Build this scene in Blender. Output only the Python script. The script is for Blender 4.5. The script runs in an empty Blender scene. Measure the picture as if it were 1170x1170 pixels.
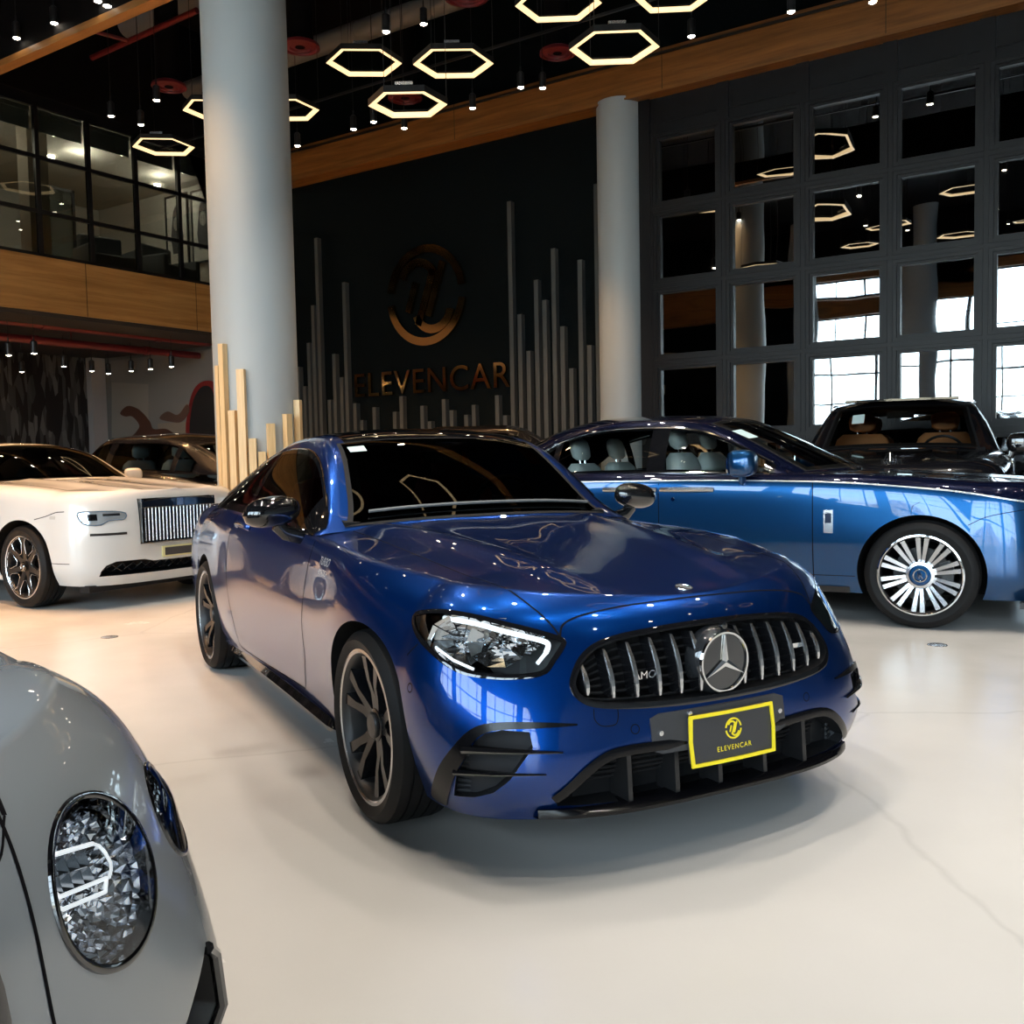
import bpy, bmesh, math, random
import numpy as np
from mathutils import Vector, Matrix
from mathutils.bvhtree import BVHTree
from mathutils.geometry import delaunay_2d_cdt

random.seed(7)
SC = bpy.context.scene
COL = SC.collection
PI = math.pi
R = math.radians

# ------------------------------------------------------------------ camera frame
FPX, PITCH, ROLL, CAMH = 1080.0, R(3.363), R(-1.114), 1.276
YAW = R(33.0)                       # world axes follow the back wall; the camera is turned to the left of it


def rot2(a, p):
    return (math.cos(a) * p[0] - math.sin(a) * p[1], math.sin(a) * p[0] + math.cos(a) * p[1])


def cam_axes():
    cp, sp = math.cos(PITCH), math.sin(PITCH)
    fwd = Vector((0, cp, -sp)); up = Vector((0, sp, cp)); r = Vector((1, 0, 0))
    cr, sr = math.cos(ROLL), math.sin(ROLL)
    r2 = cr * r + sr * up; u2 = -sr * r + cr * up
    M = Matrix.Rotation(YAW, 3, 'Z')
    return M @ r2, M @ u2, M @ fwd


CR, CU, CF = cam_axes()
CP = Vector((0, 0, CAMH))


def ray(u, v):
    return CF + CR * ((u - 585) / FPX) - CU * ((v - 585) / FPX)


def on_plane(u, v, axis, val):
    """Point of the place seen at photo point (u, v) on the world plane axis = val."""
    d = ray(u, v)
    return CP + d * ((val - CP[axis]) / d[axis])


def at_depth(u, v, dep):
    return CP + ray(u, v) * dep


# ------------------------------------------------------------------ splines
def ncs(xs, ys):
    """natural cubic spline through (xs, ys); ys may have trailing dimensions"""
    xs = np.asarray(xs, float); ys = np.asarray(ys, float)
    if xs[0] > xs[-1]:
        xs = xs[::-1]; ys = ys[::-1]
    n = len(xs); sh = ys.shape[1:]
    Y = ys.reshape(n, -1)
    h = np.diff(xs)
    A = np.zeros((n, n)); B = np.zeros_like(Y)
    A[0, 0] = A[-1, -1] = 1
    for i in range(1, n - 1):
        A[i, i - 1] = h[i - 1]; A[i, i] = 2 * (h[i - 1] + h[i]); A[i, i + 1] = h[i]
        B[i] = 6 * ((Y[i + 1] - Y[i]) / h[i] - (Y[i] - Y[i - 1]) / h[i - 1])
    M = np.linalg.solve(A, B)

    def f(x):
        x = np.clip(np.asarray(x, float), xs[0], xs[-1])
        i = np.clip(np.searchsorted(xs, x, side='right') - 1, 0, n - 2)
        hi = h[i][..., None]; a = (xs[i + 1] - x)[..., None]; b = (x - xs[i])[..., None]
        r = (M[i] * a ** 3 + M[i + 1] * b ** 3) / (6 * hi) + (Y[i] / hi - M[i] * hi / 6) * a + (Y[i + 1] / hi - M[i + 1] * hi / 6) * b
        return r.reshape(x.shape + sh)
    return f


def pch(xs, ys):
    """monotone cubic through (xs, ys)"""
    xs = np.asarray(xs, float); ys = np.asarray(ys, float)
    if xs[0] > xs[-1]:
        xs = xs[::-1]; ys = ys[::-1]
    n = len(xs); h = np.diff(xs); d = np.diff(ys) / h
    m = np.zeros(n); m[0] = d[0]; m[-1] = d[-1]
    for i in range(1, n - 1):
        if d[i - 1] * d[i] > 0:
            w1 = 2 * h[i] + h[i - 1]; w2 = h[i] + 2 * h[i - 1]
            m[i] = (w1 + w2) / (w1 / d[i - 1] + w2 / d[i])

    def f(x):
        x = np.clip(np.asarray(x, float), xs[0], xs[-1])
        i = np.clip(np.searchsorted(xs, x, side='right') - 1, 0, n - 2)
        t = (x - xs[i]) / h[i]
        return ((2 * t ** 3 - 3 * t ** 2 + 1) * ys[i] + (t ** 3 - 2 * t ** 2 + t) * h[i] * m[i]
                + (-2 * t ** 3 + 3 * t ** 2) * ys[i + 1] + (t ** 3 - t ** 2) * h[i] * m[i + 1])
    return f


def cols(pts):
    return [p[0] for p in pts], [p[1] for p in pts]


def smooth_poly(pts, closed=True, n=6):
    """Catmull-Rom through 2-D / 3-D points"""
    P = [np.array(p, float) for p in pts]; N = len(P); out = []
    rng = range(N) if closed else range(N - 1)
    for i in rng:
        p0 = P[(i - 1) % N] if closed or i > 0 else 2 * P[0] - P[1]
        p1 = P[i]; p2 = P[(i + 1) % N]
        p3 = P[(i + 2) % N] if closed or i + 2 < N else 2 * P[-1] - P[-2]
        for k in range(n):
            t = k / n
            out.append(0.5 * (2 * p1 + (p2 - p0) * t + (2 * p0 - 5 * p1 + 4 * p2 - p3) * t * t + (3 * p1 - p0 - 3 * p2 + p3) * t ** 3))
    if not closed:
        out.append(P[-1])
    return [tuple(p) for p in out]


# ------------------------------------------------------------------ objects
def link(o):
    COL.objects.link(o); return o


def mesh_obj(name, verts, faces, mats=None, parent=None, smooth=True, fmat=None, angle=None):
    me = bpy.data.meshes.new(name)
    me.from_pydata([tuple(v) for v in verts], [], [tuple(f) for f in faces])
    if mats is not None:
        for m in (mats if isinstance(mats, (list, tuple)) else [mats]):
            me.materials.append(m)
    if fmat is not None:
        me.polygons.foreach_set('material_index', fmat)
    me.polygons.foreach_set('use_smooth', [bool(smooth)] * len(me.polygons))
    if angle:
        me.set_sharp_from_angle(angle=R(angle))
    me.update()
    o = link(bpy.data.objects.new(name, me))
    if parent:
        o.parent = parent
    return o


def empty(name, loc=(0, 0, 0), rz=0.0, parent=None):
    o = link(bpy.data.objects.new(name, None))
    o.empty_display_size = 0.2
    o.location = loc; o.rotation_euler = (0, 0, rz)
    if parent:
        o.parent = parent
    return o


def tag(o, label=None, cat=None, group=None, kind=None):
    if label: o['label'] = label
    if cat: o['category'] = cat
    if group: o['group'] = group
    if kind: o['kind'] = kind
    return o


class MB:
    """collects simple solids into one mesh"""
    def __init__(s):
        s.v = []; s.f = []; s.m = []

    def add(s, verts, faces, mi=0):
        b = len(s.v); s.v += [tuple(v) for v in verts]
        s.f += [tuple(i + b for i in f) for f in faces]; s.m += [mi] * len(faces)
        return s

    def box(s, lo, hi, mi=0, M=None):
        (x0, y0, z0), (x1, y1, z1) = lo, hi
        vs = [Vector(p) for p in ((x0, y0, z0), (x1, y0, z0), (x1, y1, z0), (x0, y1, z0), (x0, y0, z1), (x1, y0, z1), (x1, y1, z1), (x0, y1, z1))]
        if M is not None: vs = [M @ v for v in vs]
        return s.add(vs, [(0, 3, 2, 1), (4, 5, 6, 7), (0, 1, 5, 4), (1, 2, 6, 5), (2, 3, 7, 6), (3, 0, 4, 7)], mi)

    def prism(s, poly, a, b, axis=0, mi=0, M=None):
        """polygon in the plane normal to axis, extruded from a to b"""
        def p3(p, t):
            q = {0: (t, p[0], p[1]), 1: (p[0], t, p[1]), 2: (p[0], p[1], t)}[axis]
            q = Vector(q)
            return M @ q if M is not None else q
        n = len(poly)
        vs = [p3(p, a) for p in poly] + [p3(p, b) for p in poly]
        fs = [tuple(range(n))[::-1], tuple(range(n, 2 * n))] + [(i, (i + 1) % n, n + (i + 1) % n, n + i) for i in range(n)]
        return s.add(vs, fs, mi)

    def tube(s, pts, r, seg=8, mi=0, caps=True, closed=False, M=None, flat=1.0):
        pts = [Vector(p) for p in pts]; n = len(pts)
        rr = r if isinstance(r, (list, tuple)) else [r] * n
        up = Vector((0, 0, 1)); vs = []; prev = None
        for i, p in enumerate(pts):
            a = pts[(i - 1) % n] if closed else pts[max(i - 1, 0)]
            b = pts[(i + 1) % n] if closed else pts[min(i + 1, n - 1)]
            t = (b - a).normalized()
            if prev is None:
                q = t.cross(up)
                if q.length < 1e-3: q = t.cross(Vector((1, 0, 0)))
            else:
                q = prev - t * prev.dot(t)
                if q.length < 1e-6: q = t.cross(up)
            q.normalize(); w = q.cross(t); prev = q
            for k in range(seg):
                c = 2 * PI * k / seg
                vs.append(p + q * (math.cos(c) * rr[i]) + w * (math.sin(c) * rr[i] * flat))
        if M is not None: vs = [M @ v for v in vs]
        fs = []
        for i in range(n if closed else n - 1):
            j = (i + 1) % n
            for k in range(seg):
                l = (k + 1) % seg
                fs.append((i * seg + k, i * seg + l, j * seg + l, j * seg + k))
        if caps and not closed:
            fs.append(tuple(range(seg))[::-1]); fs.append(tuple((n - 1) * seg + k for k in range(seg)))
        return s.add(vs, fs, mi)

    def lathe(s, prof, seg=48, axis=2, mi=0, M=None, close=False, caps=False):
        """profile (r, h) turned about an axis"""
        n = len(prof); vs = []
        for k in range(seg):
            c, d = math.cos(2 * PI * k / seg), math.sin(2 * PI * k / seg)
            for r, h in prof:
                q = {0: (h, r * c, r * d), 1: (r * c, h, r * d), 2: (r * c, r * d, h)}[axis]
                vs.append(M @ Vector(q) if M is not None else q)
        fs = []
        for k in range(seg):
            l = (k + 1) % seg
            for i in range(n if close else n - 1):
                j = (i + 1) % n
                fs.append((k * n + i, l * n + i, l * n + j, k * n + j))
        if caps and not close:
            for i in (0, n - 1):
                if prof[i][0] > 1e-6:
                    fs.append(tuple(k * n + i for k in range(seg)))
        return s.add(vs, fs, mi)

    def grid(s, G, mi=0, flip=False):
        nu, nv = len(G), len(G[0])
        vs = [p for row in G for p in row]
        fs = []
        for i in range(nu - 1):
            for j in range(nv - 1):
                q = (i * nv + j, i * nv + j + 1, (i + 1) * nv + j + 1, (i + 1) * nv + j)
                fs.append(q[::-1] if flip else q)
        return s.add(vs, fs, mi)

    def mirror_y(s):
        b = len(s.v); k = len(s.f)
        s.v += [(v[0], -v[1], v[2]) for v in s.v]
        s.f += [tuple(i + b for i in f)[::-1] for f in s.f[:k]]
        s.m += s.m[:k]
        return s

    def build(s, name, mats, parent=None, smooth=True, angle=35, loc=None, merge=0, normals=True):
        bm = bmesh.new()
        vs = [bm.verts.new(v) for v in s.v]
        for f, mi in zip(s.f, s.m):
            try:
                q = bm.faces.new([vs[i] for i in f]); q.material_index = mi; q.smooth = smooth
            except ValueError:
                pass
        if merge: bmesh.ops.remove_doubles(bm, verts=bm.verts, dist=merge)
        if normals: bmesh.ops.recalc_face_normals(bm, faces=bm.faces)
        me = bpy.data.meshes.new(name); bm.to_mesh(me); bm.free()
        for m in (mats if isinstance(mats, (list, tuple)) else [mats]): me.materials.append(m)
        if smooth and angle: me.set_sharp_from_angle(angle=R(angle))
        o = link(bpy.data.objects.new(name, me))
        if parent: o.parent = parent
        if loc is not None: o.location = loc
        return o


def copy_tree(o, parent=None):
    c = o.copy(); COL.objects.link(c)
    if parent is not None: c.parent = parent
    for ch in list(o.children): copy_tree(ch, c)
    return c


def text_mesh(txt, size, depth=0.0, font_scale_x=1.0, spacing=1.0, bevel=0.0):
    """lettering as (verts, faces), centred on the origin in the XY plane"""
    cu = bpy.data.curves.new('t', 'FONT'); cu.body = txt; cu.size = size
    cu.align_x = 'CENTER'; cu.align_y = 'CENTER'; cu.extrude = depth; cu.space_character = spacing; cu.bevel_depth = bevel
    o = bpy.data.objects.new('t', cu); COL.objects.link(o)
    dg = bpy.context.evaluated_depsgraph_get(); dg.update()
    me = bpy.data.meshes.new_from_object(o.evaluated_get(dg))
    vs = [(v.co.x * font_scale_x, v.co.y, v.co.z) for v in me.vertices]; fs = [tuple(p.vertices) for p in me.polygons]
    bpy.data.objects.remove(o); bpy.data.curves.remove(cu); bpy.data.meshes.remove(me)
    return vs, fs


# ------------------------------------------------------------------ materials
def mat(name, color, rough=0.5, metal=0.0, coat=0.0, emis=None, estr=0.0, spec=0.5, coat_rough=0.02, ior=1.5):
    m = bpy.data.materials.new(name); m.use_nodes = True
    b = m.node_tree.nodes['Principled BSDF']
    b.inputs['Base Color'].default_value = (*color, 1); b.inputs['Roughness'].default_value = rough
    b.inputs['Metallic'].default_value = metal; b.inputs['Coat Weight'].default_value = coat
    b.inputs['Coat Roughness'].default_value = coat_rough; b.inputs['IOR'].default_value = ior
    b.inputs['Specular IOR Level'].default_value = spec
    if emis:
        b.inputs['Emission Color'].default_value = (*emis, 1); b.inputs['Emission Strength'].default_value = estr
    return m


def nodes(m):
    return m.node_tree.nodes, m.node_tree.links, m.node_tree.nodes['Principled BSDF']


def glass_mat(name, tint=(0.9, 0.95, 0.95), refl=1.0, rough=0.0, ior=1.5):
    """thin tinted pane: clear tinted transmission plus a Fresnel reflection"""
    m = bpy.data.materials.new(name); m.use_nodes = True
    nt = m.node_tree; nt.nodes.clear()
    out = nt.nodes.new('ShaderNodeOutputMaterial'); mix = nt.nodes.new('ShaderNodeMixShader')
    tr = nt.nodes.new('ShaderNodeBsdfTransparent'); tr.inputs['Color'].default_value = (*tint, 1)
    gl = nt.nodes.new('ShaderNodeBsdfGlossy'); gl.inputs['Roughness'].default_value = rough
    gl.inputs['Color'].default_value = (refl, refl, refl, 1)
    fr = nt.nodes.new('ShaderNodeFresnel'); fr.inputs['IOR'].default_value = ior
    nt.links.new(fr.outputs[0], mix.inputs[0]); nt.links.new(tr.outputs[0], mix.inputs[1])
    nt.links.new(gl.outputs[0], mix.inputs[2]); nt.links.new(mix.outputs[0], out.inputs[0])
    return m


def paint(name, color, metal=0.5, rough=0.35, flake=0.0, coat=1.0):
    m = mat(name, color, rough=rough, metal=metal, coat=coat, coat_rough=0.01, spec=0.5 if metal == 0 else 0.05)
    if flake:
        N, L, b = nodes(m)
        t = N.new('ShaderNodeTexCoord'); v = N.new('ShaderNodeTexVoronoi'); v.inputs['Scale'].default_value = 900
        r = N.new('ShaderNodeValToRGB')
        r.color_ramp.elements[0].color = (*[c * (1 - flake) for c in color], 1)
        r.color_ramp.elements[1].color = (*[min(1, c * (1 + flake)) for c in color], 1)
        L.new(t.outputs['Object'], v.inputs['Vector']); L.new(v.outputs['Color'], r.inputs[0]); L.new(r.outputs[0], b.inputs['Base Color'])
    return m
# ------------------------------------------------------------------ shared materials
M_TYRE = mat('tyre_rubber', (0.006, 0.006, 0.0065), 0.6, spec=0.22)
M_BLACKGLOSS = mat('gloss_black', (0.006, 0.006, 0.007), 0.06, coat=1.0)
M_BLACKSATIN = mat('satin_black', (0.012, 0.012, 0.013), 0.38)
M_BLACKMATT = mat('matt_black', (0.008, 0.008, 0.009), 0.7, spec=0.25)
M_WELL = mat('wheel_well', (0.006, 0.006, 0.006), 0.9, spec=0.1)
M_CHROME = mat('chrome', (0.86, 0.87, 0.88), 0.06, metal=1.0)
M_SATINCHROME = mat('satin_chrome', (0.80, 0.81, 0.83), 0.26, metal=1.0)
M_STEEL = mat('brake_steel', (0.30, 0.30, 0.31), 0.32, metal=1.0)
M_SPOKE = mat('spoke_black', (0.005, 0.005, 0.006), 0.22, spec=.3)
M_TRIM = mat('black_trim', (0.003, 0.003, 0.004), 0.2, spec=.28)
M_BADGE = mat('badge_silver', (0.85, 0.86, 0.88), 0.35, metal=.6)
M_SEAM = mat('panel_seam', (0.004, 0.004, 0.006), 0.8, spec=0.1)
M_CLEAR = glass_mat('clear_lens', (0.93, 0.96, 0.98), 1.0)
M_TINT = glass_mat('dark_tinted_glass', (0.10, 0.11, 0.12), 1.0)
M_DARKGLASS = glass_mat('smoked_glass', (0.30, 0.33, 0.33), .8, ior=1.4)
M_LIGHTGLASS = glass_mat('car_glass', (0.55, 0.60, 0.60), 1.0)
M_MIRRORGLASS = mat('mirror_glass', (0.8, 0.82, 0.84), 0.02, metal=1.0)
M_LED = mat('led_white', (0.9, 0.93, 0.95), 0.2, emis=(0.92, 0.97, 1.0), estr=1.2)
M_DISCW = mat('brake_disc', (0.42, 0.42, 0.43), 0.3, metal=1.0)
M_CALIPER = mat('brake_caliper', (0.03, 0.03, 0.032), 0.35)
M_YELLOW = mat('plate_yellow', (0.90, 0.72, 0.02), 0.4)
M_PLATE = mat('plate_black', (0.035, 0.036, 0.04), 0.45)
M_STICKER = mat('paper_sticker', (0.62, 0.78, 0.78), 0.6)
# ------------------------------------------------------------------ car bodies
def boolean(o, cutters, solver='EXACT'):
    for c in cutters:
        m = o.modifiers.new('b', 'BOOLEAN'); m.operation = 'DIFFERENCE'; m.object = c; m.solver = solver
        if solver == 'EXACT': m.material_mode = 'INDEX'
    bpy.context.view_layer.update()
    dg = bpy.context.evaluated_depsgraph_get(); dg.update()
    me = bpy.data.meshes.new_from_object(o.evaluated_get(dg))
    o.modifiers.clear(); old = o.data; o.data = me; me.name = o.name
    bpy.data.meshes.remove(old)
    for c in cutters:
        d = c.data; bpy.data.objects.remove(c); bpy.data.meshes.remove(d)


class Body:
    """closed lower body: rows of plan outlines (front, side, rear) lofted upwards, capped by bonnet and deck"""
    def __init__(s, rows, zc, bump=None, xf=0.35, xr=-3.2, NF=34, NS=130, NR=18, sub=7, nv=22, capw=2.2):
        s.zc = zc; s.bump = bump
        xs = np.linspace(xf, xr, NS)
        th = PI / 2 * np.linspace(0, 1, NF + 1)[:-1]
        K = []
        for r in rows:
            W = ncs(*cols(r['W'])); Z = ncs(*cols(r['Z']))
            nf = r.get('nf', 2.5); nr = r.get('nr', 3.0); zp = r.get('zp', 2)
            w0 = float(W(xf)); z0 = float(Z(xf)); w1 = float(W(xr)); z1 = float(Z(xr))
            fy = w0 * np.sin(th) ** (2 / nf); fx = xf + (r['xn'] - xf) * np.cos(th) ** (2 / nf)
            fz = r['zn'] + (z0 - r['zn']) * (fy / w0) ** zp
            tr = np.linspace(PI / 2, 0, NR + 1)[1:]
            ry = w1 * np.sin(tr) ** (2 / nr); rx = xr + (r['xe'] - xr) * np.cos(tr) ** (2 / nr)
            rz = r['ze'] + (z1 - r['ze']) * (ry / w1) ** 2
            K.append(np.stack([np.concatenate([fx, xs, rx]), np.concatenate([fy, W(xs), ry]), np.concatenate([fz, Z(xs), rz])], 1))
        K = np.array(K)                                  # rows x columns x 3
        nr_ = len(rows)
        f = ncs(np.arange(nr_), K)
        kk = np.linspace(0, nr_ - 1, (nr_ - 1) * sub + 1)
        s.G = f(kk)                                      # dense rows
        s.G[:, :, 1] = np.maximum(s.G[:, :, 1], 0)
        top = s.G[-1]
        cap = []
        for v in np.linspace(1, 0, nv + 1)[1:]:
            y = top[:, 1] * v; x = top[:, 0]
            zcv = np.array([zc(a) for a in x]) if not hasattr(zc, '__array__') else zc(x)
            z = top[:, 2] + (zcv - top[:, 2]) * (1 - v ** capw)
            if bump is not None:
                z = z + np.array([bump(a, b, v) for a, b in zip(x, y)]) * (1 - v ** 6)
            cap.append(np.stack([x, y, z], 1))
        s.cap = np.array(cap)
        A = np.concatenate([s.G, s.cap]); s.nrow = len(s.G); s.ncol = A.shape[1]
        s.A = A
        s._mesh()

    def _mesh(s):
        A = s.A; nk, nc = A.shape[:2]
        V = [tuple(p) for p in A.reshape(-1, 3)]
        n = len(V)
        V += [(x, -y, z) for x, y, z in V]
        F = []
        for k in range(nk - 1):
            for j in range(nc - 1):
                q = (k * nc + j, k * nc + j + 1, (k + 1) * nc + j + 1, (k + 1) * nc + j)
                F.append(q); F.append(tuple(i + n for i in q)[::-1])
        nb = len(F)
        for j in range(nc - 1):
            F.append((j, n + j, n + j + 1, j + 1))
        bm = bmesh.new()
        vs = [bm.verts.new(v) for v in V]
        for i, f in enumerate(F):
            try:
                q = bm.faces.new([vs[a] for a in f]); q.smooth = True; q.material_index = 0 if i < nb else 1
            except ValueError:
                pass
        bmesh.ops.remove_doubles(bm, verts=bm.verts, dist=2e-4)
        bmesh.ops.dissolve_degenerate(bm, edges=bm.edges, dist=1e-5)
        bmesh.ops.recalc_face_normals(bm, faces=bm.faces)
        bmesh.ops.triangulate(bm, faces=[f for f in bm.faces])
        bm.normal_update()
        s.bm_v = [v.co.copy() for v in bm.verts]
        # smooth vertex normals from the painted skin only (not the floor pan)
        nrm = [Vector((0, 0, 0)) for _ in bm.verts]
        for f in bm.faces:
            if f.material_index == 0:
                for l in f.loops: nrm[l.vert.index] += f.normal * l.calc_angle()
        s.nrm = [q.normalized() if q.length > 1e-9 else Vector((0, 0, -1)) for q in nrm]
        bm.verts.index_update()
        s.tris = [tuple(v.index for v in f.verts) for f in bm.faces if f.material_index == 0]
        s.bvh = BVHTree.FromPolygons(s.bm_v, s.tris)
        s.me = bpy.data.meshes.new('body'); bm.to_mesh(s.me); bm.free()

    def normal_at(s, p):
        loc, n, i, d = s.bvh.find_nearest(p)
        if i is None: return Vector((0, 0, 1))
        a, b, c = s.tris[i]
        from mathutils.geometry import barycentric_transform
        r = barycentric_transform(loc, s.bm_v[a], s.bm_v[b], s.bm_v[c], s.nrm[a], s.nrm[b], s.nrm[c])
        return r.normalized() if r.length > 1e-6 else n

    def build(s, name, mats, parent, cutters=(), solver='EXACT'):
        """mats: [paint, underside, ...slots of the cutters]"""
        o = link(bpy.data.objects.new(name, s.me))
        for m in mats: s.me.materials.append(m)
        if cutters: boolean(o, list(cutters), solver)
        me = o.data
        me.set_sharp_from_angle(angle=R(40))
        nr = [(0.0, 0.0, 0.0)] * len(me.loops)
        cache = {}
        for p in me.polygons:
            if p.material_index == 0:
                p.use_smooth = True
                for li in p.loop_indices:
                    vi = me.loops[li].vertex_index
                    if vi not in cache:
                        cache[vi] = tuple(s.normal_at(me.vertices[vi].co))
                    nr[li] = cache[vi]
        me.normals_split_custom_set(nr)
        o.parent = parent
        s.obj = o
        return o

    def hit(s, o, d):
        loc, n, i, dist = s.bvh.ray_cast(Vector(o), Vector(d))
        return loc


class View:
    """a direction a car is looked at from: outlines are drawn in it and laid on the skin"""
    def __init__(s, body, d, up=(0, 0, 1)):
        s.b = body; s.d = Vector(d).normalized(); u = Vector(up)
        s.e1 = u.cross(s.d).normalized(); s.e2 = s.d.cross(s.e1).normalized()

    def p(s, a, b, t=0.0):
        return s.e1 * a + s.e2 * b + s.d * t

    def ab(s, P):
        P = Vector(P); return (P.dot(s.e1), P.dot(s.e2))

    def on(s, a, b, off=0.0):
        h = s.b.hit(s.p(a, b, 6), -s.d)
        if h is None:
            h = s.b.bvh.find_nearest(s.p(a, b, (s.b_t if hasattr(s, 'b_t') else 0.8)))[0]
        return h + s.b.normal_at(h) * off

    def prism(s, name, poly, t0, t1, mi, nmat):
        """cutter: outline pushed from depth t0 to t1 along the view direction"""
        n = len(poly)
        V = [s.p(a, b, t0) for a, b in poly] + [s.p(a, b, t1) for a, b in poly]
        F = [tuple(range(n)), tuple(range(n, 2 * n))] + [(i, (i + 1) % n, n + (i + 1) % n, n + i) for i in range(n)]
        mb = MB(); mb.add(V, F, mi)
        return mb.build(name, nmat, smooth=False)

    def decal_geo(s, poly, off=0.004, skirt=0.01, step=0.03, dome=0.0):
        poly = [tuple(p[:2]) for p in poly]
        # resample the border
        B = []
        n = len(poly)
        for i in range(n):
            a = Vector(poly[i]); b = Vector(poly[(i + 1) % n]); m = max(1, int((b - a).length / step))
            for k in range(m): B.append(a.lerp(b, k / m))
        nb = len(B)
        xs = [p.x for p in B]; ys = [p.y for p in B]
        P = list(B)
        gx = np.arange(min(xs), max(xs), step); gy = np.arange(min(ys), max(ys), step)

        def inside(q):
            c = False; j = nb - 1
            for i in range(nb):
                if (B[i].y > q.y) != (B[j].y > q.y) and q.x < (B[j].x - B[i].x) * (q.y - B[i].y) / (B[j].y - B[i].y) + B[i].x: c = not c
                j = i
            return c
        for x in gx:
            for y in gy:
                q = Vector((x, y))
                if inside(q) and min((q - b).length for b in B) > step * 0.5: P.append(q)
        r = delaunay_2d_cdt(P, [], [list(range(nb))], 1, 1e-6)
        V2, F = r[0], r[2]
        rb = [(V2[e[0]], V2[e[1]]) for e in []]
        V = [s.on(q.x, q.y, off) for q in V2]
        F = [tuple(f) for f in F]
        # border skirt into the body
        from collections import Counter
        ec = Counter()
        for f in F:
            for i in range(len(f)):
                ec[tuple(sorted((f[i], f[(i + 1) % len(f)])))] += 1
        low = {}
        for f in list(F):
            for i in range(len(f)):
                a, b = f[i], f[(i + 1) % len(f)]
                if ec[tuple(sorted((a, b)))] == 1:
                    for q in (a, b):
                        if q not in low:
                            low[q] = len(V); V.append(V[q] - s.b.normal_at(V[q]) * (skirt + off))
                    F.append((b, a, low[a], low[b]))
        return V, F

    def decal(s, name, poly, mats, parent, off=0.004, skirt=0.01, step=0.03, mirror=False):
        V, F = s.decal_geo(poly, off, skirt, step)
        mb = MB(); mb.add(V, F)
        if mirror: mb.mirror_y()
        return mb.build(name, mats, parent, angle=30)

    def strip_geo(s, pts, w, off=0.0012, n=8, closed=False, smooth=True):
        P = smooth_poly(pts, closed, n) if smooth else [tuple(p) for p in pts]
        Q = []
        for a, b in P: Q.append(s.on(a, b, 0))
        V = []; F = []
        m = len(Q)
        for i, q in enumerate(Q):
            t = (Q[(i + 1) % m if closed else min(i + 1, m - 1)] - Q[(i - 1) % m if closed else max(i - 1, 0)])
            nn = s.b.normal_at(q); sd = nn.cross(t.normalized()).normalized()
            ww = w(i / (m - 1)) if callable(w) else w
            V += [q + nn * off - sd * ww / 2, q + nn * off * 1.6, q + nn * off + sd * ww / 2]
        for i in range(m if closed else m - 1):
            j = (i + 1) % m
            F += [(3 * i, 3 * i + 1, 3 * j + 1, 3 * j), (3 * i + 1, 3 * i + 2, 3 * j + 2, 3 * j + 1)]
        return V, F


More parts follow.
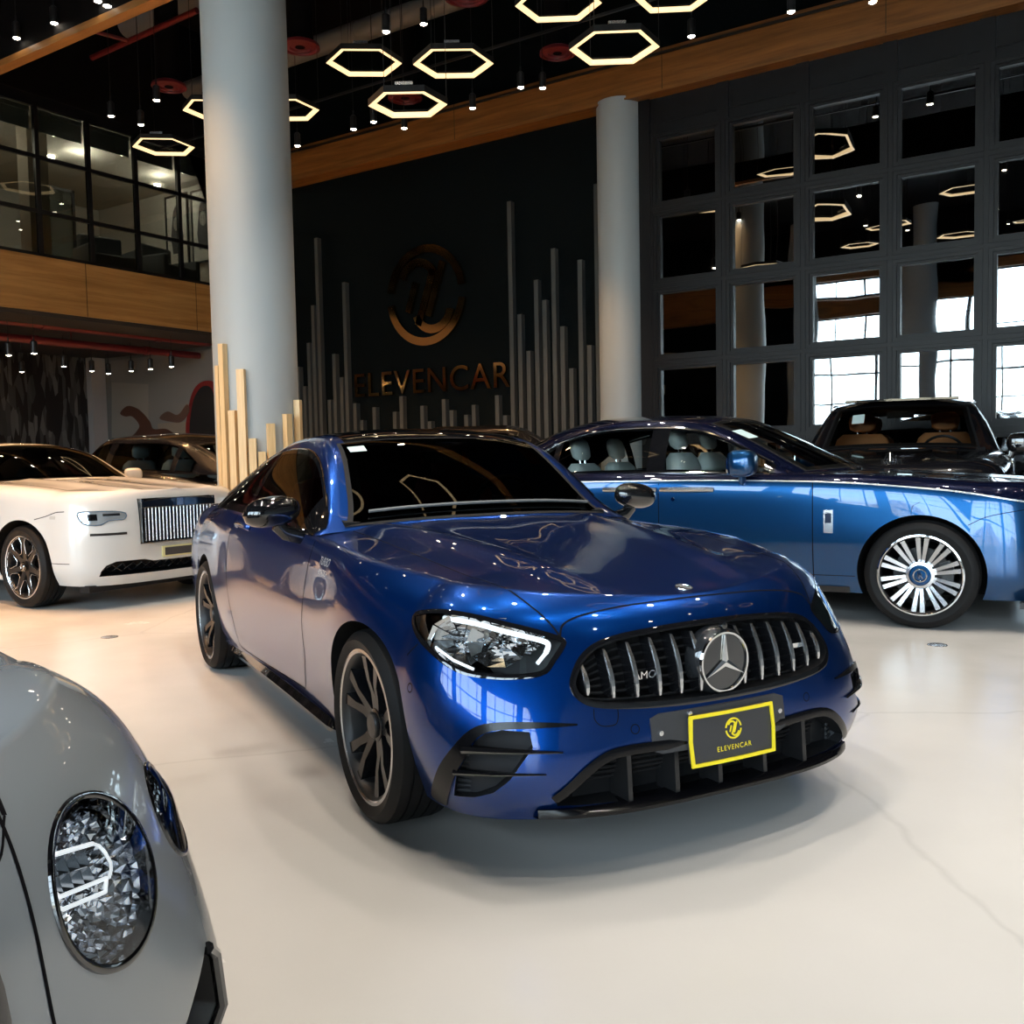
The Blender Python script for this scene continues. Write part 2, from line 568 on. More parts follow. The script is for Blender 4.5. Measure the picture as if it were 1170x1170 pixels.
class House:
    """greenhouse surface over stations u (rear-going x), side v 0..1, roof v 1..2"""
    def __init__(s, belt, rail, centre, bow, bulge=0.02, pw=2.3, soft=0.07):
        s.memo = {}
        s.by = ncs(*cols([(b[0], b[1]) for b in belt])); s.bz = ncs(*cols([(b[0], b[2]) for b in belt]))
        s.ry = ncs(*cols([(b[0], b[1]) for b in rail])); s.rz = ncs(*cols([(b[0], b[2]) for b in rail]))
        s.cz = ncs(*cols(centre)); s.bow = pch(*cols(bow)); s.bulge = bulge; s.pw = pw; s.soft = soft

    def at(s, u):
        k = round(u, 6)
        if k not in s.memo:
            s.memo[k] = tuple(float(f(u)) for f in (s.by, s.bz, s.ry, s.rz, s.cz, s.bow))
        return s.memo[k]

    def raw(s, u, v):
        by, bz, ry, rz, zc, bw = s.at(u)
        if v <= 1:
            y = by + (ry - by) * v + s.bulge * math.sin(PI * v); z = bz + (rz - bz) * v; yy = ry
        else:
            t = min(v, 4 - v) - 1; y = ry * (1 - t); yy = y
            z = zc - (zc - rz) * (1 - t) ** s.pw
        x = u - bw * (yy / 0.6) ** 2
        return np.array((x, y, z))

    def S(s, u, v, off=0.0, side=1):
        if off:
            e = 0.01
            p = s.S(u, v); du = np.array(s.S(u - e, v)) - np.array(s.S(u + e, v)); v0, v1 = max(0, v - e), min(2, v + e)
            dv = np.array(s.S(u, v1)) - np.array(s.S(u, v0))
            n = np.cross(dv, du); l = np.linalg.norm(n)
            if l > 1e-9:
                n = n / l
                if n[1] < -0.2 or (n[2] < 0 and n[1] < 0.2): n = -n
                p = np.array(p) + n * off
            return (p[0], p[1] * side, p[2])
        w = s.soft
        if 1 - w < v < 1 + w * 1.0:
            k = [-1, -.75, -.5, -.25, 0, .25, .5, .75, 1]
            d = w * (1 - abs(v - 1) / w)
            p = sum(s.raw(u, v + a * d) for a in k) / len(k)
        else:
            p = s.raw(u, v)
        return (p[0], p[1] * side, p[2])

    def patch_geo(s, u0, u1, v0, v1, nu=40, nv=14, off=0.002, skirt=0.004):
        """grid over u0..u1 and v0(u)..v1(u)"""
        f0 = v0 if callable(v0) else (lambda u: v0); f1 = v1 if callable(v1) else (lambda u: v1)
        G = []
        for i in range(nu + 1):
            u = u0 + (u1 - u0) * i / nu
            G.append([s.S(u, f0(u) + (f1(u) - f0(u)) * j / nv, off) for j in range(nv + 1)])
        return G

    def patch(s, name, u0, u1, v0, v1, mats, parent, nu=40, nv=14, off=0.002, side=0, thick=0.004):
        """side 0: both halves welded into one sheet (roof, screens); 1 / -1: one flank"""
        G = s.patch_geo(u0, u1, v0, v1, nu, nv, off)
        mb = MB()
        if side == 0:
            mb.grid(G); mb.mirror_y()
        else:
            mb.grid([[(p[0], p[1] * side, p[2]) for p in row] for row in G])
        o = mb.build(name, mats, parent, angle=50, merge=1e-4, normals=True)
        return o

    def shell(s, name, mats, parent, ua, ub, nu, nv, hole, va=0.0, vb=2.0, off=0.0, fm=None, us=None):
        mb = MB(); U = list(us) if us is not None else list(np.linspace(ua, ub, nu + 1)); Vv = np.linspace(va, vb, nv + 1)
        nu = len(U) - 1
        G = [[s.S(u, v, off) for v in Vv] for u in U]
        for i in range(nu):
            for j in range(nv):
                uc = (U[i] + U[i + 1]) / 2; vc = (Vv[j] + Vv[j + 1]) / 2
                if hole(uc, vc): continue
                mb.add([G[i][j], G[i][j + 1], G[i + 1][j + 1], G[i + 1][j]], [(0, 1, 2, 3)], fm(uc, vc) if fm else 0)
        mb.mirror_y()
        return mb.build(name, mats, parent, angle=60, merge=1e-4)


def wheel(car, x, y, r, w, rr, style, M, side, steer=0.0):
    """tyre, rim barrel, spokes, hub, brake; outer face towards +y before turning"""
    e = empty('wheel', (x, y, r), (0 if side > 0 else PI) + steer, car)
    t = MB(); h = w / 2; rs = rr + 0.012
    prof = [(rs, -h * .86), (rs + .02, -h * .95), ((rs + r) / 2, -h), (r - .022, -h * .93), (r - .006, -h * .8)]
    for q in (-.5, -.17, .17, .5):
        prof += [(r - .001, h * (q - .11)), (r - .001, h * (q - .035)), (r - .009, h * (q - .03)), (r - .009, h * (q + .03)), (r - .001, h * (q + .035)), (r - .001, h * (q + .11))]
    prof += [(r - .006, h * .8), (r - .022, h * .93), ((rs + r) / 2, h), (rs + .022, h * .96), (rs + .008, h * .9), (rs - .004, h * .84)]
    t.lathe(prof, 72, 1)
    t.build('tyre', M['tyre'], e, angle=28)
    b = MB()
    b.lathe([(rs + .004, h * .86), (rs - .012, h * .88), (rs - .022, h * .80), (rs - .03, h * .6), (rs - .045, -h * .2), (rs - .03, -h * .85)], 72, 1)
    b.build('rim_barrel', M['barrel'], e)
    l = MB(); l.lathe([(rs + .006, h * .84), (rs + .004, h * .90), (rs - .006, h * .915), (rs - .012, h * .88)], 96, 1)
    l.build('rim_lip', M['lip'], e)
    d = MB(); d.lathe([(.0, -.01), (rr * .70, -.01), (rr * .70, .015), (0, .015)], 48, 1)
    d.build('brake_disc', M['disc'], e)
    c = MB()
    c.prism([(math.cos(a) * q, math.sin(a) * q) for q, a in [(rr * .78, R(a)) for a in range(150, 215, 8)] + [(rr * .5, R(a)) for a in range(210, 145, -8)]], -.035, .035, 1)
    c.build('brake_caliper', M['caliper'], e)
    sp = MB(); ed = MB()
    yo = h * .80                                     # spoke face at the rim
    R1 = rs - .012

    def bar(pts, mb=sp, mi=0):
        """pts: (radius, angle, half width, face y, thickness)"""
        V = []; F = []
        for q, a, hw, fy, th in pts:
            cx, cz = math.cos(a), math.sin(a); tx, tz = -cz, cx
            for k, yy in ((-1, fy - th), (-.72, fy), (.72, fy), (1, fy - th)):
                V.append((cx * q + tx * hw * k, yy, cz * q + tz * hw * k))
        n = len(pts)
        for i in range(n - 1):
            for k in range(3):
                F.append((i * 4 + k, i * 4 + k + 1, i * 4 + 5 + k, i * 4 + 4 + k))
            F.append((i * 4 + 3, i * 4, i * 4 + 4, i * 4 + 7))
        F += [(0, 1, 2, 3), tuple((n - 1) * 4 + k for k in (3, 2, 1, 0))]
        mb.add(V, F, mi)
    if style == 'twin5':
        for i in range(5):
            a = 2 * PI * i / 5 + PI / 2 + .12
            for s_ in (-1, 1):
                bar([(.055, a + s_ * .16, .028, yo - .03, .03), (.11, a + s_ * .16, .023, yo - .024, .04), (R1 * .62, a + s_ * .205, .020, yo - .012, .05), (R1, a + s_ * .25, .030, yo - .002, .05)])
            bar([(.05, a, .03, yo - .032, .03), (.105, a, .022, yo - .034, .03), (.15, a, .006, yo - .045, .02)])
    elif style == 'twin10':
        for i in range(10):
            a = 2 * PI * i / 10 + PI / 2 + .05
            for s_ in (-1, 1):
                bar([(.09, a + s_ * .12, .014, yo - .02, .035), (.15, a + s_ * .12, .0165, yo - .008, .04), (R1 + .004, a + s_ * .11, .0235, yo + .004, .04)])
    elif style == 'window7':
        for i in range(7):
            a = 2 * PI * i / 7 + PI / 2
            bar([(.05, a, .045, yo - .02, .03), (.12, a, .028, yo - .012, .035), (R1 * .8, a, .026, yo - .004, .035), (R1, a, .045, yo, .035)])
            b0 = a + PI / 7; A0 = PI / 7 - .035 / .13; A1 = PI / 7 - .11; A2 = PI / 7 - .19
            ring = [(.125, b0 - .16), (.125, b0 + .16), (R1 * .80, b0 + A1), (R1 * .97, b0 + A2), (R1 * .99, b0), (R1 * .97, b0 - A2), (R1 * .80, b0 - A1)]
            ed.tube([(math.cos(t_) * q, yo + .002 - .02 * (1 - q / R1), math.sin(t_) * q) for q, t_ in ring], .0035, 6, closed=True)
    sp.build('spokes', M['spoke'], e, angle=25)
    if ed.v: ed.build('machined_edges', M['lip'], e)
    hb = MB(); hr = .075 if style == 'twin10' else .046
    hb.lathe([(0, yo - .022), (hr * .8, yo - .022), (hr * 1.25, yo - .028), (hr * 1.5, yo - .06), (hr * 1.6, yo - .07)] if style != 'twin10' else
             [(hr * .98, yo + .012), (hr * 1.25, yo + .008), (hr * 1.3, yo - .01), (hr * 1.3, yo - .06)], 40, 1)
    hb.build('hub', M['spoke'], e)
    ci = 0.0 if style != 'twin5' else -.022
    cap = MB(); cap.lathe([(0, yo + .012 + ci), (hr * .9, yo + .010 + ci), (hr, yo + .004 + ci), (hr, yo - .004 + ci)], 40, 1)
    co = cap.build('hub_cap', M['cap'], e)
    if 'capring' in M:
        cr = MB(); cr.lathe([(hr * .52, yo + .013), (hr * .58, yo + .016), (hr * .64, yo + .013)], 40, 1); cr.build('hub_cap_ring', M['lip'], e)
        vs, fs = text_mesh('R', hr * .75, .001)
        for dx in (-.1, .1):
            pass
        lg = MB(); lg.add([(-v[0] + hr * .06, yo + .012 + v[2] + .002, v[1] + hr * .08) for v in vs], fs); lg.add([(-v[0] - hr * .06, yo + .012 + v[2] + .002, v[1] - hr * .08) for v in vs], fs)
        lg.build('hub_cap_emblem', M['lip'], e, smooth=False)
    return e
def mir(mb):
    """the same solid on the other side of the car"""
    o = MB(); o.v = [(v[0], -v[1], v[2]) for v in mb.v]; o.f = [tuple(f)[::-1] for f in mb.f]; o.m = list(mb.m); return o


def sym(pts):
    """right half outline (y <= 0 first to last) closed by its mirror image"""
    return list(pts) + [(-a, b) for a, b in reversed(pts) if abs(a) > 1e-6]


def circle(r, n=32, c=(0, 0)):
    return [(c[0] + r * math.cos(2 * PI * k / n), c[1] + r * math.sin(2 * PI * k / n)) for k in range(n)]


def seg_poly(p, q, w):
    a = Vector(p); b = Vector(q); d = (b - a).normalized(); n = Vector((-d.y, d.x)) * w / 2
    return [tuple(a - n), tuple(b - n), tuple(b + n), tuple(a + n)]


def arc_ring(r0, r1, a0, a1, n=24, c=(0, 0)):
    A = [R(a0 + (a1 - a0) * k / n) for k in range(n + 1)]
    return [(c[0] + r1 * math.cos(a), c[1] + r1 * math.sin(a)) for a in A] + [(c[0] + r0 * math.cos(a), c[1] + r0 * math.sin(a)) for a in reversed(A)]


def emblem(mb, w, f, mi=0):
    """ring broken left and right, with an interlocked hooked mark inside; f maps (a, b, t) to 3-D; w = outer radius"""
    def put(poly):
        n = len(poly); V = [f(a, b, 0) for a, b in poly] + [f(a, b, 1) for a, b in poly]
        mb.add(V, [tuple(range(n, 2 * n)), tuple(range(n))[::-1]] + [(i, (i + 1) % n, n + (i + 1) % n, n + i) for i in range(n)], mi)

    def strip(poly2):
        # long curved outlines as quads so that every face stays simple
        h = len(poly2) // 2
        for i in range(h - 1):
            put([poly2[i], poly2[i + 1], poly2[2 * h - 2 - i], poly2[2 * h - 1 - i]])
    strip(arc_ring(w * .84, w, 8, 172)); strip(arc_ring(w * .84, w, 188, 352))
    k = w * .085
    strip(arc_ring(w * .36, w * .36 + 2 * k, 20, 160, 12, (-w * .18, w * .22)))
    put(seg_poly((w * .22, w * .50), (-w * .20, -w * .58), 2 * k))
    put(seg_poly((w * .46, w * .62), (w * .06, -w * .42), 1.8 * k))
    put(seg_poly((-w * .24, w * .28), (-w * .46, -w * .30), 1.8 * k))
    strip(arc_ring(w * .36, w * .36 + 2 * k, 200, 350, 12, (w * .18, -w * .24)))


def star_mark(mb, r, f, mi=0):
    """three-pointed star with raised ridges"""
    for k in range(3):
        a = PI / 2 + 2 * PI * k / 3
        tip = (r * math.cos(a), r * math.sin(a)); n1 = (r * .16 * math.cos(a + PI / 3), r * .16 * math.sin(a + PI / 3)); n2 = (r * .16 * math.cos(a - PI / 3), r * .16 * math.sin(a - PI / 3))
        V = [f(*tip, .3), f(*n1, .2), f(0, 0, 1.0), f(*n2, .2), f(*tip, -.6), f(*n1, -.6), f(*n2, -.6)]
        mb.add(V, [(0, 1, 2), (0, 2, 3), (0, 4, 5, 1), (0, 3, 6, 4)], mi)


# ------------------------------------------------------------------ the showroom
YA, XB, YF, XE = 15.3, -16.7, -9.0, 13.0         # back wall, mezzanine front, glazed front, far side wall
ZC = 10.4
ORD = ['first', 'second', 'third', 'fourth', 'fifth', 'sixth', 'seventh', 'eighth', 'ninth', 'tenth', 'eleventh', 'twelfth', 'thirteenth', 'fourteenth', 'fifteenth', 'sixteenth', 'seventeenth', 'eighteenth', 'nineteenth', 'twentieth']


def noise_bump(m, scale, strength, dist=0.02, detail=3, stretch=None):
    N, L, b = nodes(m)
    t = N.new('ShaderNodeTexCoord'); n = N.new('ShaderNodeTexNoise'); n.inputs['Scale'].default_value = scale; n.inputs['Detail'].default_value = detail
    bp = N.new('ShaderNodeBump'); bp.inputs['Strength'].default_value = strength; bp.inputs['Distance'].default_value = dist
    if stretch:
        mp = N.new('ShaderNodeMapping'); mp.inputs['Scale'].default_value = stretch
        L.new(t.outputs['Object'], mp.inputs['Vector']); L.new(mp.outputs[0], n.inputs['Vector'])
    else:
        L.new(t.outputs['Object'], n.inputs['Vector'])
    L.new(n.outputs['Fac'], bp.inputs['Height']); L.new(bp.outputs[0], b.inputs['Normal'])
    return m


def wood(name, c0, c1, stretch, rough=.45):
    m = mat(name, c0, rough)
    N, L, b = nodes(m)
    t = N.new('ShaderNodeTexCoord'); mp = N.new('ShaderNodeMapping'); mp.inputs['Scale'].default_value = stretch
    n = N.new('ShaderNodeTexNoise'); n.inputs['Scale'].default_value = 1.0; n.inputs['Detail'].default_value = 8; n.inputs['Roughness'].default_value = .65; n.inputs['Distortion'].default_value = .6
    r = N.new('ShaderNodeValToRGB'); r.color_ramp.elements[0].position = .32; r.color_ramp.elements[1].position = .68
    r.color_ramp.elements[0].color = (*c0, 1); r.color_ramp.elements[1].color = (*c1, 1)
    L.new(t.outputs['Object'], mp.inputs['Vector']); L.new(mp.outputs[0], n.inputs['Vector']); L.new(n.outputs['Fac'], r.inputs[0]); L.new(r.outputs[0], b.inputs['Base Color'])
    return m


def floor_mat():
    m = mat('floor_epoxy', (.70, .68, .645), .16, spec=.5)
    N, L, b = nodes(m)
    t = N.new('ShaderNodeTexCoord')
    n = N.new('ShaderNodeTexNoise'); n.inputs['Scale'].default_value = .55; n.inputs['Detail'].default_value = 7
    r = N.new('ShaderNodeValToRGB'); r.color_ramp.elements[0].position = .3; r.color_ramp.elements[1].position = .7
    r.color_ramp.elements[0].color = (.60, .585, .56, 1); r.color_ramp.elements[1].color = (.70, .685, .66, 1)
    L.new(t.outputs['Object'], n.inputs['Vector']); L.new(n.outputs['Fac'], r.inputs[0])
    # hairline cracks and drag scratches in the coating
    vo = N.new('ShaderNodeTexVoronoi'); vo.feature = 'DISTANCE_TO_EDGE'; vo.inputs['Scale'].default_value = .42
    nz = N.new('ShaderNodeTexNoise'); nz.inputs['Scale'].default_value = 1.3; nz.inputs['Detail'].default_value = 5
    mv = N.new('ShaderNodeMixRGB'); mv.inputs[0].default_value = .22
    L.new(t.outputs['Object'], nz.inputs['Vector']); L.new(t.outputs['Object'], mv.inputs[1]); L.new(nz.outputs['Color'], mv.inputs[2]); L.new(mv.outputs[0], vo.inputs['Vector'])
    cr = N.new('ShaderNodeMapRange'); cr.inputs[1].default_value = 0; cr.inputs[2].default_value = .006; cr.inputs[3].default_value = .62; cr.inputs[4].default_value = 1
    L.new(vo.outputs['Distance'], cr.inputs[0])
    mx = N.new('ShaderNodeMixRGB'); mx.blend_type = 'MULTIPLY'; mx.inputs[0].default_value = .3
    L.new(r.outputs[0], mx.inputs[1]); L.new(cr.outputs[0], mx.inputs[2])
    L.new(mx.outputs[0], b.inputs['Base Color'])
    n2 = N.new('ShaderNodeTexNoise'); n2.inputs['Scale'].default_value = 2.2; n2.inputs['Detail'].default_value = 6
    r2 = N.new('ShaderNodeMapRange'); r2.inputs[3].default_value = .12; r2.inputs[4].default_value = .34
    L.new(t.outputs['Object'], n2.inputs['Vector']); L.new(n2.outputs['Fac'], r2.inputs[0]); L.new(r2.outputs[0], b.inputs['Roughness'])
    return m


M_WALLDARK = noise_bump(mat('dark_plaster', (.0012, .0034, .0044), .75, spec=.10), 14, .25, .01)
M_FRAME = noise_bump(mat('black_window_frame', (.0055, .0062, .0082), .45, spec=.3), 60, .1, .002)
M_CEIL = mat('black_ceiling', (.004, .004, .005), .85, spec=.1)
M_COLUMN = noise_bump(mat('column_paint', (.37, .425, .46), .5), 3, .15, .02)
M_BEAM = wood('walnut_fascia', (.13, .048, .009), (.32, .130, .030), (.5, 6, 9))
M_BAND = wood('oak_band', (.30, .155, .045), (.50, .29, .105), (6, .5, 9))
M_PINE = wood('pine_slat', (.62, .42, .20), (.80, .60, .34), (20, 20, 1.2))
M_BATTEN = mat('grey_batten', (.055, .062, .064), .5)
M_BRONZE = mat('polished_bronze', (.55, .32, .12), .10, metal=1.0)
M_PIPE = mat('red_pipe', (.12, .012, .016), .4)
M_REDDISC = mat('red_diffuser', (.13, .012, .018), .5)
M_DUCT = mat('grey_duct', (.13, .135, .14), .5)
M_HEX = mat('hexagon_light', (1, .86, .62), .4, emis=(1.0, .70, .36), estr=2.0)
M_BULB = mat('spot_bulb', (1, .9, .75), .4, emis=(1.0, .86, .66), estr=60.0)
M_CREAM = mat('cream_wall', (.42, .40, .36), .7)


def mirror_glass():
    m = mat('reflective_pane', (.42, .44, .46), .012, metal=1.0)
    return noise_bump(m, .9, .05, .05, 1)


M_PANE = mirror_glass()
M_MEZGLASS = glass_mat('mezzanine_glass', (.62, .66, .64), .8)
M_SKYGLASS = glass_mat('front_glass', (.92, .96, .97), 1.0)


def structure(name, mb, m, **k):
    o = mb.build(name, m, smooth=k.pop('smooth', False), **k)
    o['kind'] = 'structure'; return o


def box_structure(name, lo, hi, m):
    mb = MB(); mb.box(lo, hi); return structure(name, mb, m)


def build_room():
    XL = -22.6
    box_structure('floor', (XL, YF, -.12), (XE, YA + .3, 0), floor_mat())
    box_structure('ceiling', (XL, YF, ZC), (XE, YA + .3, ZC + .2), M_CEIL)
    # back wall with the sign, and what is left of it beyond the window grid
    box_structure('wall_back', (XL, YA + .12, 0), (XE, YA + .3, ZC), M_WALLDARK)
    box_structure('wall_right', (XE, YF, 0), (XE + .2, YA + .3, ZC), mat('grey_side_wall', (.30, .31, .32), .7))
    box_structure('wall_left', (XL - .2, YF, 0), (XL, YA + .3, ZC), M_WALLDARK)
    box_structure('wall_front', (XL, YF - .2, 0), (-11.6, YF, ZC), M_WALLDARK)
    box_structure('wall_front_upper', (-11.6, YF - .2, 7.35), (XE, YF, ZC), M_CEIL)

    def fascia(name, lo, hi, m, axis, joints, jm):
        mb = MB(); mb.box(lo, hi)
        for j in joints:
            if axis == 0: mb.box((j - .006, lo[1] - .004, lo[2]), (j + .006, lo[1] + .01, hi[2]), 1)
            else: mb.box((hi[0] - .01, j - .006, lo[2]), (hi[0] + .004, j + .006, hi[2]), 1)
        return structure(name, mb, [m, jm])
    JM = mat('fascia_joint', (.05, .03, .012), .7)
    fascia('beam_back', (-16.6, YA - .28, 7.36), (XE, YA + .12, 8.03), M_BEAM, 0, [-15.3, -10.9, -6.6, -3.05, .3, 3.6], JM)
    box_structure('trim_1', (-16.6, YA - .30, 7.33), (XE, YA + .12, 7.36), M_BEAM)
    box_structure('beam_front', (XL, YF, 7.36), (XE, YF + .3, 8.03), M_BEAM)
    mb = MB(); mb.box((XB, 8.25, 7.46), (XE, 8.38, 8.3)); structure('beam_middle', mb, M_CEIL)
    box_structure('trim_2', (XB, 8.23, 7.36), (XE, 8.40, 7.46), wood('beam_edge', (.26, .12, .03), (.42, .21, .07), (.5, 6, 9)))
    # columns
    def column(name, x, y, d, top=ZC, m=M_COLUMN):
        mb = MB(); mb.lathe([(d / 2, 0), (d / 2, top)], 64); return structure(name, mb, m, smooth=True, loc=(x, y, 0))
    column('column_near', CLX, CLY, CLD)
    column('column_back', -7.54, YA + .02, .81, 7.4)
    column('column_front', -11.2, YF + 1.0, .85); column('column_front', -6.4, YF + 1.0, .85); column('column_front', -1.2, YF + 1.0, .85); column('column_front', 4.2, YF + 1.0, .85)

    # ---- window grid: black frames with reflecting panes
    x0 = -6.78; wi = 0
    for c in range(6):
        for r in range(5):
            xa = x0 + 1.3 * c; zt = 6.62 - 1.3 * r; wi += 1
            xb = xa + 1.0; zb = zt - 1.03
            mb = MB()
            L_, R_ = xa - .15, xa + 1.15; B_, T_ = zb - .135, zt + .135
            if r == 4: B_ = 0.0
            y0, y1 = YA - .06, YA + .12
            for lo, hi in (((L_, y0, B_), (xa - .05, y1, T_)), ((xb + .05, y0, B_), (R_, y1, T_)), ((xa - .05, y0, B_), (xb + .05, y1, zb - .04)), ((xa - .05, y0, zt + .04), (xb + .05, y1, T_))):
                mb.box(lo, hi)
            for lo, hi in (((xa - .05, y0 + .03, zb - .04), (xa, y1, zt + .04)), ((xb, y0 + .03, zb - .04), (xb + .05, y1, zt + .04)), ((xa, y0 + .03, zb - .04), (xb, y1, zb)), ((xa, y0 + .03, zt), (xb, y1, zt + .04))):
                mb.box(lo, hi)
            # outer bead, a fine step around each frame
            for lo, hi in (((L_ + .03, y0 - .012, B_ + .03), (L_ + .042, y0, T_ - .03)), ((R_ - .042, y0 - .012, B_ + .03), (R_ - .03, y0, T_ - .03)), ((L_ + .03, y0 - .012, T_ - .042), (R_ - .03, y0, T_ - .03)), ((L_ + .03, y0 - .012, B_ + .03), (R_ - .03, y0, B_ + .042))):
                mb.box(lo, hi)
            w = mb.build('window_%d' % wi, M_FRAME, smooth=False); w['kind'] = 'structure'
            pm = MB()
            # each pane is bowed a little in its own way, as old reflecting panes are
            rnd = random.Random(wi * 13 + 5); a_, b_, c_ = rnd.uniform(-.006, .006), rnd.uniform(-.005, .005), rnd.uniform(-.0025, .0025)
            G = [[(xa + 1.0 * u, YA + .03 - (a_ * (1 - (2 * u - 1) ** 2) + b_ * (1 - (2 * v - 1) ** 2)) * .6 + c_ * math.sin(7 * v + wi), zb + (zt - zb) * v) for v in np.linspace(0, 1, 13)] for u in np.linspace(0, 1, 13)]
            pm.grid(G); p = pm.build('pane', M_PANE, w, angle=0)
    for c in range(6):                                     # blind panels above the top row
        xa = x0 + 1.3 * c; mb = MB(); mb.box((xa - .15, YA - .03, 6.755), (xa + 1.15, YA + .12, 7.36)); mb.box((xa - .08, YA - .05, 6.90), (xa + 1.08, YA - .03, 6.92)); mb.box((xa + 1.05, YA - .06, 6.755), (xa + 1.25, YA + .12, 7.36))
        structure('wall_panel', mb, M_FRAME)
    mb = MB(); mb.box((x0 - .36, YA - .07, 0), (x0 - .15, YA + .12, 7.36)); structure('trim_3', mb, M_FRAME)

    # ---- glazed front behind the photographer: sky, hills, mullions
    for i in range(8):
        xa = -11.6 + 3.075 * i; wn = 'window_%d' % (41 + i)
        mb = MB()
        mb.box((xa - .05, YF - .12, 0), (xa + .05, YF, 7.36))
        if i == 7: mb.box((xa + 3.025, YF - .12, 0), (xa + 3.075, YF, 7.36))
        for z in (.06, 1.55, 3.0, 4.45, 5.9, 7.3): mb.box((xa, YF - .1, z - .035), (xa + 3.075, YF - .02, z + .035))
        mb.box((xa + 1.51, YF - .1, 0), (xa + 1.565, YF - .02, 7.36))
        w = mb.build(wn, M_FRAME, smooth=False); w['kind'] = 'structure'
        g = MB(); g.box((xa + .05, YF - .066, .05), (xa + 3.025, YF - .058, 7.33)); g.build('pane', M_SKYGLASS, w, smooth=False)

    # ---- mezzanine on the left
    fascia('mezzanine_slab', (XL, YF, 4.10), (XB, YA + .1, 5.10), M_BAND, 1, [13.5, 10.95, 8.4, 5.8], JM)
    mez = mat('slab_underside', (.02, .02, .022), .7)
    box_structure('trim_4', (XL, YF, 4.02), (XB - .04, YA + .1, 4.10), mez)
    BL = mat('roller_blind', (.78, .78, .74), .8)
    for i, y in enumerate([YA - .05 - 1.03 * k for k in range(1, 12)]):
        mb = MB(); y1 = y + 1.03
        mb.box((XB - .09, y - .04, 5.10), (XB - .01, y + .04, 7.86))
        for z in (5.92, 6.9): mb.box((XB - .08, y, z - .035), (XB - .02, y1, z + .035))
        mb.box((XB - .09, y, 5.10), (XB - .01, y1, 5.16)); mb.box((XB - .09, y, 7.80), (XB - .01, y1, 8.0))
        w = mb.build('window_%d' % (61 + i), M_FRAME, smooth=False); w['kind'] = 'structure'
        g = MB(); g.box((XB - .055, y, 5.16), (XB - .045, y1, 7.80)); g.build('pane', M_MEZGLASS, w, smooth=False)
        g = MB(); g.box((XB - .16, y + .05, 7.40), (XB - .15, y1 - .05, 7.80)); g.box((XB - .19, y + .05, 7.72), (XB - .12, y1 - .05, 7.80)); g.build('roller_blind', BL, w, smooth=False)
    box_structure('wall_mezzanine', (XL, YF, 8.0), (XB, YA + .1, ZC), M_CEIL)
    box_structure('ceiling_mezzanine', (XL, YF, 7.86), (XB - .1, YA + .1, 8.0), M_CREAM)
    box_structure('wall_mezzanine_end', (XL, YA - .1, 5.1), (XB - .1, YA + .12, 7.86), M_CREAM)
    box_structure('wall_mezzanine_back', (XL, YF, 5.1), (XL + .1, YA, 7.86), mat('cream_back_wall', (.34, .325, .29), .7))
    box_structure('column_mezzanine', (XB - 1.1, 10.35, 5.1), (XB - .75, 10.75, 7.86), mat('beige_pillar', (.45, .38, .30), .7))
    # ---- recess under it
    d1 = on_plane(100, 450, 0, XL + .1); d2 = on_plane(124, 450, 0, XL + .1)
    m = mat('city_mural', (.02, .02, .022), .5)
    N, L, b = nodes(m); t = N.new('ShaderNodeTexCoord'); mp = N.new('ShaderNodeMapping'); mp.inputs['Scale'].default_value = (1, 6, 1.1); v = N.new('ShaderNodeTexVoronoi'); v.inputs['Scale'].default_value = 1.8
    r = N.new('ShaderNodeValToRGB'); r.color_ramp.elements[0].color = (.004, .004, .006, 1); r.color_ramp.elements[1].color = (.16, .17, .18, 1); r.color_ramp.elements[0].position = .42; r.color_ramp.elements[1].position = 1
    L.new(t.outputs['Object'], mp.inputs['Vector']); L.new(mp.outputs[0], v.inputs['Vector']); L.new(v.outputs['Color'], r.inputs[0]); L.new(r.outputs[0], b.inputs['Base Color'])
    box_structure('wall_recess', (XL, YF, 0), (XL + .08, d1.y, 4.02), m)
    box_structure('column_recess', (XL, d1.y, 0), (XL + .3, d2.y, 4.02), mat('pale_pillar', (.38, .39, .42), .6))
    box_structure('wall_recess_end', (XL, YA - .25, 0), (XB - .1, YA + .12, 4.02), mat('grey_end_wall', (.16, .165, .17), .7))
    # ---- outdoors beyond the front glazing
    box_structure('ground', (-60, -90, -.3), (60, YF - .2, -.12), mat('forecourt', (.42, .40, .36), .8))
    mb = MB(); G = []
    for i in range(41):
        x = -70 + 3.5 * i
        G.append([(x, -60 - 12 * k, (0 if k == 0 else (4 + 4 * math.sin(x * .11 + 1) + 2.5 * math.sin(x * .27)) * (1 if k == 1 else 1.25)) - .2) for k in range(3)])
    mb.grid(G); structure('hills', mb, mat('dry_hills', (.46, .38, .26), .9), smooth=True)


# left column, from its edges in the photo
_c = at_depth(291.5, 400, 10.4); CLX, CLY, CLD = _c.x, _c.y, .90
build_room()


